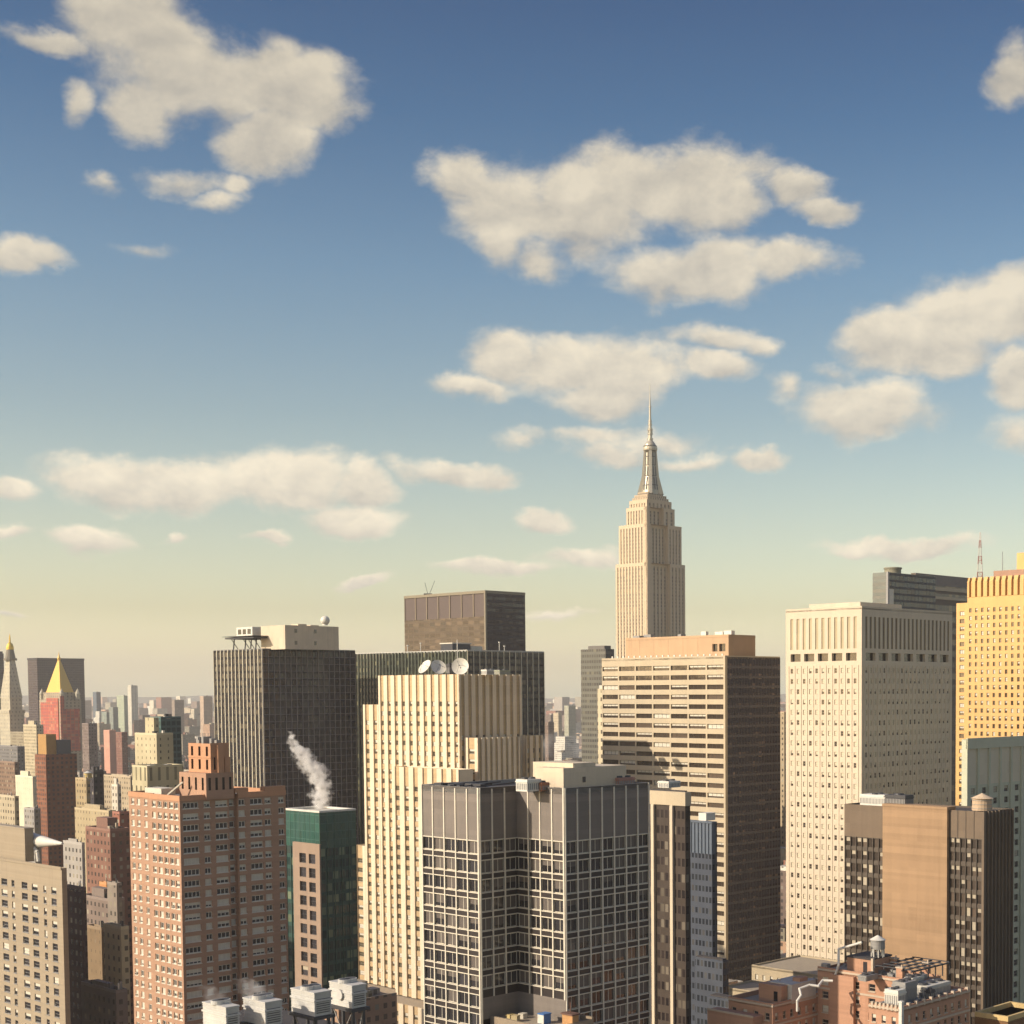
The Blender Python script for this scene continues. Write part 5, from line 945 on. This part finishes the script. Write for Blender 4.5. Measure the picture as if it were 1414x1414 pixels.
GILT = newmat('gilt')[0]; gp = GILT.node_tree.nodes['Principled BSDF']; gp.inputs['Base Color'].default_value = (.80, .52, .07, 1); gp.inputs['Roughness'].default_value = .45; gp.inputs['Metallic'].default_value = .35
part(mt, 'cupola', GILT, lambda m: m.lathe([(4.6, zz(897)), (4.4, zz(893)), (3, zz(889)), (1.2, zz(887)), (.9, zz(880)), (.2, zz(875))], 14, 0, (mt.b / 2, mt.a / 2, 0)))
NS = facademat('weathered_stone_piers', (.42, .35, .25), (.15, .12, .09), 5.0, 4.0, .35, .7, .2, .8, (.3, .25, .18), .15, (.2, .16, .12), .8, .4)
nl = Bld('pyramid_roof_tower', 'stone tower with a bright gold pyramid roof, wrapped in red scaffold netting', 84, 966, 1900, 54, 112, cat='tower')
zn = lambda py: nl.zat(py, 0, 0)
part(nl, 'wall', NS, lambda m: m.box(0, 0, 0, nl.b, nl.a, nl.H)); ix = nl.b * .24; iy = nl.a * .24; part(nl, 'upper_storeys', NS, lambda m: m.box(nl.b * .1, nl.a * .1, nl.H, nl.b * .9, nl.a * .9, zn(956)))
GR = newmat('gold_leaf_tiles')[0]; gp = GR.node_tree.nodes['Principled BSDF']; gp.inputs['Base Color'].default_value = (.78, .50, .12, 1); gp.inputs['Roughness'].default_value = .5; gp.inputs['Metallic'].default_value = .2
part(nl, 'pyramid_roof', GR, lambda m: (pyr(m, nl.b * .17, nl.a * .17, nl.b * .83, nl.a * .83, zn(956), zn(911), .10), m.lathe([(1.8, zn(911)), (2.2, zn(908)), (.9, zn(905)), (.15, zn(899))], 8, 0, (nl.b / 2, nl.a / 2, 0))))
for x_, y_ in ((2.5, 2.5), (nl.b - 3, 2.5), (2.5, nl.a - 3), (nl.b - 3, nl.a - 3)): part(nl, 'turret', MS, lambda m: (m.cyl(x_, y_, nl.H, nl.H + 7, 3.2, 3.2, 8), m.cyl(x_, y_, nl.H + 7, nl.H + 14, 3.6, .1, 8)))
NET = facademat('red_netting', (.56, .15, .095), (.42, .10, .08), 5, 4, .1, .9, .1, .9, (.55, .24, .15), .4, (.30, .12, .1), .9, .9)
for q in ((-1.2, nl.a * .1, 60, -.1, nl.a * .62, zn(964)), (-1.2, nl.a * .62, 60, -.1, nl.a * .9, zn(970)), (-1.2, -1.2, 60, nl.b * .14, -.1, zn(955 + 6)), (nl.b * .14, -1.2, 60, nl.b * .9, -.1, zn(979))): boxpart(nl, 'scaffold_netting', NET, q[0], q[1], zn(1024) - 12, q[3], q[4], q[5])
RBT = facademat('dark_red_brick_piers', (.26, .115, .07), (.05, .028, .026), 3.2, 3.1, .3, .8, .25, .8, (.22, .14, .09), .15, (.09, .05, .04), .85, .3)
rt_ = Bld('apartment_tower', 'slender dark red brick tower standing below the red scaffold netting', 63, 1042, 1050, 48, 106)
part(rt_, 'wall', RBT, lambda m: m.box(0, 0, 0, rt_.b, rt_.a, rt_.H)); part(rt_, 'penthouse', [flat('ochre_block', (.42, .24, .08), .85), flat('grey_blue_block', (.12, .12, .12), .8)], lambda m: (m.box(2, 3, rt_.H, 9, rt_.a - 1, rt_.zat(1014, 2, 3)), m.box(9, 2, rt_.H, rt_.b - 3, rt_.a - 3, rt_.zat(1022, 9, 2), 1)))

# ------------------------------------------------------------------ middle distance, each block by itself
def block(label, xc, yc, Y, xl, xr, wc, gc=(.05,.045,.04), pw=3.0, fh=3.4, win=(.3, .7, .3, .75), roof=ROOF_G, pen=0, lit=.2, par=True, tk=None, name='city_block', cat='building'):
    q = Bld(name, label, xc, yc, Y, xl, xr, cat=cat)
    M0 = facademat('facade', wc, gc, pw, fh, *win, (.42, .37, .27), lit, tuple(.5 * (p_ + r_) * .7 for p_, r_ in zip(wc, gc)), .85, .25)
    part(q, 'wall', M0, lambda m: m.box(0, 0, 0, q.b, q.a, q.H)); t_ = min(.6, q.b * .1)
    part(q, 'roof', roof, lambda m: m.box(t_, t_, q.H, q.b - t_, q.a - t_, q.H + .15))
    if par: part(q, 'parapet', flat('coping', sc3(wc, 1.15), .8), lambda m: [m.box(*z_) for z_ in ((0, 0, q.H, t_, q.a, q.H + 1), (t_, 0, q.H, q.b, t_, q.H + 1), (t_, q.a - t_, q.H, q.b, q.a, q.H + 1), (q.b - t_, t_, q.H, q.b, q.a - t_, q.H + 1))])
    if pen: part(q, 'penthouse', [flat('penthouse_wall', sc3(wc, .95), .85), METAL_D], lambda m: (m.box(q.b * .25, q.a * .3, q.H, q.b * .75, q.a * .75, q.H + pen), m.box(q.b * .3, q.a * .3 - .05, q.H + .3, q.b * .4, q.a * .3, q.H + 2.2, 1)))
    rr = random.Random(int(xc * 7 + yc)); sz = min(q.a, q.b)
    for _ in range(3):
        x_ = rr.uniform(.08, .72) * q.b; y_ = rr.uniform(.05, .22) * q.a; wx = rr.uniform(.08, .2) * sz; part(q, 'roof_plant', rr.choice([METAL_G, METAL_W, ROOF_T, METAL_D]), lambda m: m.box(x_, y_, q.H + .1, x_ + wx, y_ + wx, q.H + rr.uniform(1, 3.2)))
    return q
block('teal glass office block behind the cream stepped one, pale roof line', 222, 992, 900, 207, 250, (.08, .14, .13), (.015, .05, .05), 3.2, 3.8, (.12, .9, .25, .9), lit=.1)
q = block('cream tower with a tan shaded side, in front of the teal glass block', 216, 1015, 820, 186, 239, (.52, .45, .29), pw=4.5, win=(.42, .58, .3, .7), lit=.1)
part(q, 'upper_storeys', facademat('cream_upper', (.56, .49, .31), (.2, .17, .12), 4, 3.5, .4, .6, .3, .7), lambda m: m.box(2, q.uy(208), q.H, q.b * .5, q.uy(196), q.zat(991, 2, q.uy(208))))
block('wide cream base block with tall narrow openings, below the cream tower', 203, 1060, 790, 182, 253, (.50, .44, .28), (.09, .085, .055), 4.6, 11, (.3, .62, .1, .85), roof=ROOF_D, lit=.05)
block('blue grey slab standing alone on the far skyline', 133, 956, 4500, 128, 139, (.12, .15, .18), (.06, .08, .11), 6, 4)
block('tallest white tower on the far skyline, slim with rounded looking top', 181, 947, 4200, 176, 190, (.60, .56, .45), (.3, .28, .24), 8, 4, (.4, .6, .2, .8), lit=0)
block('pale green tower left of the tallest white far tower', 171, 961, 4000, 161, 176, (.40, .44, .32), (.24, .27, .22), 7, 4)
block('low sage green far block, left of a pair before the white towers', 147, 984, 3700, 140, 151, (.28, .32, .27)); block('grey green far block, right of a pair before the white towers', 156, 977, 3800, 150, 163, (.26, .29, .25))
block('grey far slab with a lit pink edge, left of the black slab tower', 241, 967, 3800, 237, 254, (.32, .26, .21)); block('pinkish far tower closest to the black slab tower', 281, 962, 3600, 276, 293, (.50, .38, .28), (.3, .22, .18))
block('low pink block with a blank lit side in the left distance', 151, 1009, 2200, 143, 160, (.60, .33, .24), (.5, .28, .2), win=(.3, .4, .3, .4)); block('brown grey block with dark windows right of the red netted tower', 122, 1000, 1700, 113, 134, (.22, .17, .15)); block('small brown brick block beside the pink one', 168, 1012, 2100, 160, 176, (.26, .13, .10))
block('dark charcoal block right of the dark red brick tower', 129, 1066, 900, 120, 143, (.06, .055, .06), (.02, .02, .025), roof=ROOF_D, pen=3); q = block('tan block with a yellow tank on its roof, beside the charcoal block', 119, 1077, 860, 104, 124, (.40, .31, .18))
tank('yellow rooftop tank on the tan block beside the dark red brick tower', q.M @ Vector((4, 6, q.H + .2)), 2.2, 3, .4, flat('yellow_tank', (.6, .45, .15), .7))
block('long low tan block behind the white gabled one', 180, 1074, 1000, 138, 196, (.42, .34, .23)); block('small white block with a pointed roof in the left distance', 162, 1086, 780, 154, 167, (.58, .52, .42), pen=4)
block('tan block with a pale cluttered roof left of the brick apartment tower', 150, 1122, 740, 103, 160, (.42, .34, .21), roof=ROOF_W, pen=3, win=(.4, .6, .35, .7)); block('red brown block touching the brick apartment tower', 165, 1124, 700, 155, 180, (.30, .13, .09))
block('brown brick block with a stepped top, left of the brick apartment tower', 152, 1148, 630, 118, 180, (.23, .125, .09), pen=5, roof=ROOF_D); block('grey white block with many small windows above the tan corner block', 113, 1167, 600, 87, 117, (.36, .33, .29), pen=2)
block('dark mauve block just right of the tan corner block', 113, 1230, 480, 84, 119, (.13, .095, .09), (.03, .025, .03), roof=ROOF_D); block('low roof with a small orange box, left of the brick apartment tower', 150, 1245, 565, 112, 172, (.22, .17, .14), pen=4)
block('grey shaft beside the brick apartment tower', 161, 1223, 545, 148, 168, (.25, .21, .17)); block('bronze block left of the slim cream one', 140, 1285, 505, 120, 150, (.25, .18, .11), win=(.4, .5, .3, .6))
q = block('slim cream block with four columns of windows, below the brick apartment tower', 167, 1284, 480, 143, 178, (.58, .49, .31), pw=3.3, fh=3.5, win=(.33, .68, .3, .72), lit=.1)
block('low shadowed roof at the foot of the slim cream block', 160, 1372, 455, 112, 176, (.2, .17, .15), roof=ROOF_D, pen=2)
q = block('orange brick roof house on the low roof left of the brick apartment tower', 147, 1222, 590, 137, 153, (.5, .24, .1), win=(.4, .5, .3, .4))
block('grey blue block with window rows and a pale roof, left edge of the photo', 24, 1032, 1500, -30, 34, (.20, .19, .18), roof=ROOF_W); block('cream corner tower with a small cupola right of the campanile', 50, 1002, 1600, 32, 60, (.52, .44, .29), pen=5)
block('brown block under the grey blue one at the left edge', 20, 1054, 1200, -20, 26, (.24, .16, .11)); block('white sunlit block left of the dark red brick tower', 45, 1074, 1000, 21, 50, (.68, .61, .44), win=(.45, .5, .3, .6), roof=ROOF_D, pen=4)
block('beige block above the tan corner block at the left edge', 20, 1102, 800, -30, 26, (.45, .38, .26)); block('small grey block with pairs of windows, left of the dark red brick tower', 47, 1119, 850, 33, 56, (.34, .32, .29)); block('tan and grey block below the campanile', 32, 1012, 1750, 14, 38, (.33, .28, .19))
block('thin tan tower seen between the banded tower and the pale stone tower', 1083, 985, 1000, 1076, 1092, (.42, .33, .21), lit=.1)
block('pale green far tower in the gap left of the grey slab', 785, 975, 3500, 779, 795, (.45, .44, .33)); block('brown block in the gap right of the black slabs', 757, 998, 2300, 750, 765, (.24, .17, .13)); block('cream far block in the gap beside the pale green tower', 771, 985, 3200, 764, 776, (.56, .47, .33)); block('red brick corner block below the narrow cream tower', 826, 1018, 1500, 816, 832, (.24, .10, .08))

# ------------------------------------------------------------------ the low city beyond
PAL = [((.42, .35, .24), 'tan'), ((.26, .13, .095), 'red brown'), ((.34, .31, .27), 'grey'), ((.60, .53, .40), 'cream'), ((.20, .15, .125), 'dark brown'), ((.46, .30, .20), 'pinkish'), ((.30, .27, .20), 'drab olive'), ((.68, .64, .54), 'white')]
RFC = [(.30, .27, .22), (.10, .095, .09), (.52, .48, .40), (.20, .175, .15), (.42, .36, .27)]
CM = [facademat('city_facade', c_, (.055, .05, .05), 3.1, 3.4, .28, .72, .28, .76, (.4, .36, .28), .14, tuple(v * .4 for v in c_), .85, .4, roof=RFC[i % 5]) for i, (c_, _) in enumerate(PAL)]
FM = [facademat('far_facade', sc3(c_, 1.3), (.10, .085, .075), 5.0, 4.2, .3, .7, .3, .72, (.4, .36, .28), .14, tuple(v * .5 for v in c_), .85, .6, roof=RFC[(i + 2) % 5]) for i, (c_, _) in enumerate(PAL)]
rs = random.Random(21); CAND = []
def collide(x0, y0, x1, y1):
    for f_ in FOOT:
        if x0 < f_[2] + 3 and x1 > f_[0] - 3 and y0 < f_[3] + 3 and y1 > f_[1] - 3: return True
    return False
for (Ya, Yb, lot, nb_s, nb_a) in ((330, 1000, 24, 3, 9), (1000, 2300, 26, 3, 9), (2300, 5200, 34, 3, 9), (5200, 12300, 54, 4, 10)):
    lim = int(Yb * 1.5 / lot)
    for i in range(-10, lim):
        for j in range(-lim, lim):
            if i % nb_a == 0 or j % nb_s == 0: continue      # avenues and streets stay open
            x0, y0 = i * lot, j * lot; cx, cy = x0 + lot / 2, y0 + lot / 2; P = BD * cx + AD * cy
            if not (Ya <= P.y < Yb): continue
            px = PX + F * P.x / P.y
            if not -120 < px < 1540: continue
            r = rs.random(); fr_ = P.y
            if Ya < 2300: h = rs.uniform(14, 36) if r < .72 else rs.uniform(30, 58) if r < .95 else rs.uniform(50, 78)
            elif Ya < 5000: h = rs.uniform(14, 32) if r < .8 else rs.uniform(30, 62) if r < .97 else rs.uniform(60, 105)
            else: h = rs.uniform(12, 34) if r < .86 else rs.uniform(35, 80) if r < .985 else rs.uniform(80, 130)
            if 1000 <= Ya < 5000: h *= .8
            if rs.random() < .05: continue
            k_ = rs.random(); w_, l_ = lot * rs.uniform(.7, .98), lot * rs.uniform(.7, .98)
            if collide(x0, y0, x0 + w_, y0 + l_) or (930 < px < 1180 and P.y < 480): continue
            CAND.append((P.y, x0, y0, w_, l_, h, int(rs.random() ** .85 * 8), px, rs.random()))
def emit(m, c, ox=0.0, oy=0.0, big=True):
    _, x0, y0, w_, l_, h, ci, _, r = c; x0 -= ox; y0 -= oy
    X = lambda a, b_: BD * a + AD * b_
    def bx(a0, b0, z0, a1, b1, z1, mi):
        n0 = len(m.v)
        for z in (z0, z1):
            for a, b_ in ((a0, b0), (a1, b0), (a1, b1), (a0, b1)): m.v.append((a, b_, z))
        m.f += [tuple(n0 + i for i in q) for q in ((4,5,6,7),(0,1,5,4),(1,2,6,5),(2,3,7,6),(3,0,4,7))]; m.m += [mi] * 5
    bx(x0, y0, 0, x0 + w_, y0 + l_, h, ci)
    if big:
        a = w_ * (.15 + .4 * r); bx(x0 + a, y0 + l_ * .3, h, x0 + a + w_ * .3, y0 + l_ * .62, h + 2.5 + 3 * r, (ci + 3) % 8)
        if r > .55: bx(x0 + w_ * .08, y0 + l_ * .7, h, x0 + w_ * .3, y0 + l_ * .9, h + 1.6, 7)
        bx(x0 + w_ * r * .7, y0 + l_ * .06, h, x0 + w_ * (r * .7 + .14), y0 + l_ * .2, h + 1.2 + 2 * r, (ci + 1) % 8); bx(x0 + w_ * .74, y0 + l_ * (1 - r) * .8, h, x0 + w_ * .9, y0 + l_ * ((1 - r) * .8 + .16), h + 1 + 3 * (1 - r), (ci + 5) % 8); bx(x0, y0, h, x0 + .5, y0 + l_, h + .9, ci); bx(x0 + .5, y0, h, x0 + w_, y0 + .5, h + .9, ci)
        if r > .8: bx(x0 + w_ * .1, y0 + l_ * .1, h, x0 + w_ * .9, y0 + l_ * .8, h * 1.22, ci)
CAND.sort(); near = []; rest_n = MB(); rest_f = MB(); nn = 0
ZN = [(-10, 300), (740, 835)]
for c in CAND:
    vis_ = any(a < c[7] < b_ for a, b_ in ZN)
    top = 955 + (145 - c[5]) / c[0] * F
    if vis_ and top < 1420 and nn < 292 and (c[0] > 520 or c[7] > 95): near.append(c); nn += 1
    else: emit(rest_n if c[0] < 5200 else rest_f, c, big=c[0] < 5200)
for c in near:
    m = MB(); emit(m, c, c[1], c[2]); z_ = PAL[c[6]][1]
    o = m.build('low_rise', CM); p = BD * c[1] + AD * c[2]; o.location = p; o.rotation_euler = (0, 0, TH)
    wh = 'in the gap right of the black slabs' if c[7] > 700 else ('in the left foreground canyon' if c[0] < 900 else 'in the left distance'); hn = 'low' if c[5] < 26 else 'mid height' if c[5] < 48 else 'taller'
    tag(o, '%s %s flat roofed city block %s' % (hn, z_, wh), 'building', '%s %s blocks %s' % (hn, z_, wh))
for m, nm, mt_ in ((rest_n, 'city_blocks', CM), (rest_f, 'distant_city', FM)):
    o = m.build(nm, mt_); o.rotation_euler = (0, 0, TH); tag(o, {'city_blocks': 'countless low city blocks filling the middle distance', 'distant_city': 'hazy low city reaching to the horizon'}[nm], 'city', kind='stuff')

# ------------------------------------------------------------------ steam
def steam(label, pts, dens, Y0=None, sc=.5, seed=0, name='steam_plume'):
    """pts: (world point, radius); a closed lumpy skin filled with uneven vapour"""
    rr = random.Random(seed); m = MB(); N = 14; rings = []
    fine = []
    for (p, r), (p2, r2) in zip(pts, pts[1:]):
        for k_ in range(4): fine.append((p.lerp(p2, k_ / 4), r + (r2 - r) * k_ / 4))
    fine.append(pts[-1])
    for i, (p, r) in enumerate(fine):
        n0 = len(m.v); rj = r * 1.75
        if i in (0, len(fine) - 1): rj *= .8
        for k_ in range(N): t_ = 2 * math.pi * k_ / N; q_ = rj * (1 + .2 * math.sin(3 * t_ + i)); m.v.append((p.x + q_ * math.cos(t_), p.y + q_ * math.sin(t_), p.z + .3 * r * math.sin(t_ + i)))
        rings.append(n0)
    for a, c in zip(rings, rings[1:]):
        for k_ in range(N): j = (k_ + 1) % N; m.f.append((a + k_, a + j, c + j, c + k_)); m.m.append(0)
    m.f.append(tuple(rings[0] + N - 1 - k_ for k_ in range(N))); m.m.append(0); m.f.append(tuple(rings[-1] + k_ for k_ in range(N))); m.m.append(0)
    mt_ = bpy.data.materials.new('vapour'); mt_.use_nodes = True; nt = mt_.node_tree; nt.nodes.clear(); t_ = NT(nt)
    ou = nt.nodes.new('ShaderNodeOutputMaterial'); pv_ = nt.nodes.new('ShaderNodeVolumePrincipled'); pv_.inputs['Color'].default_value = (.98, .97, .95, 1); pv_.inputs['Anisotropy'].default_value = 0
    ob_ = t_.obj(); nz = t_.noise(ob_, sc, 6, .62); near_ = None
    for (p, r) in fine[::2]:
        vd = nt.nodes.new('ShaderNodeVectorMath'); vd.operation = 'DISTANCE'; t_.l.new(ob_, vd.inputs[0]); vd.inputs[1].default_value = p
        q_ = t_.math('DIVIDE', vd.outputs['Value'], r * 1.35); near_ = q_ if near_ is None else t_.math('SMOOTH_MIN', near_, q_, .35)
    core = t_.math('SUBTRACT', 1.0, near_); core = t_.math('ADD', core, t_.math('MULTIPLY', t_.math('SUBTRACT', nz, .53), 3.6)); d_ = t_.math('MULTIPLY', t_.math('POWER', t_.math('MAXIMUM', core, 0.0), 1.4), dens); t_.put(d_, pv_.inputs['Density'])
    nt.links.new(pv_.outputs[0], ou.inputs['Volume']); o = m.build(name, mt_); tag(o, label, 'steam'); return o
S = lambda px, py, Y, r: (at(px, py, Y), r)
scene.cycles.volume_bounces = 4
steam('white steam column twisting up from the green glass tower roof', [S(441, 1116, 500, 2.2), S(444, 1100, 500, 2.7), S(445, 1083, 500, 2.5), S(437, 1066, 500, 2.9), S(424, 1052, 500, 2.5), S(415, 1038, 500, 2.2), S(405, 1026, 500, 1.5), S(401, 1010, 500, .9)], 1.3, seed=1, sc=.55)
steam('thin steam puff over the leftmost white cooling tower', [S(306, 1391, 217, .8), S(300, 1381, 217, 1.3), S(290, 1372, 217, 1.3), S(284, 1362, 217, .8)], .16, seed=2, sc=.9)
steam('soft steam puff over the second white cooling tower', [S(360, 1384, 219, 1.0), S(356, 1374, 219, 1.6), S(346, 1364, 219, 1.6), S(338, 1354, 219, .9)], .26, seed=3, sc=.9)
steam('faint steam drifting right of the cream ribbed tower', [S(742, 1050, 640, 3), S(748, 1035, 640, 5), S(756, 1022, 640, 5), S(770, 1014, 640, 3)], .05, seed=4, sc=.25)
steam('pale smoke rising in the gap beside the grey banded slab', [S(796, 1046, 1100, 5), S(804, 1030, 1100, 9), S(812, 1016, 1100, 10), S(822, 1006, 1100, 6)], .03, seed=5, sc=.12)
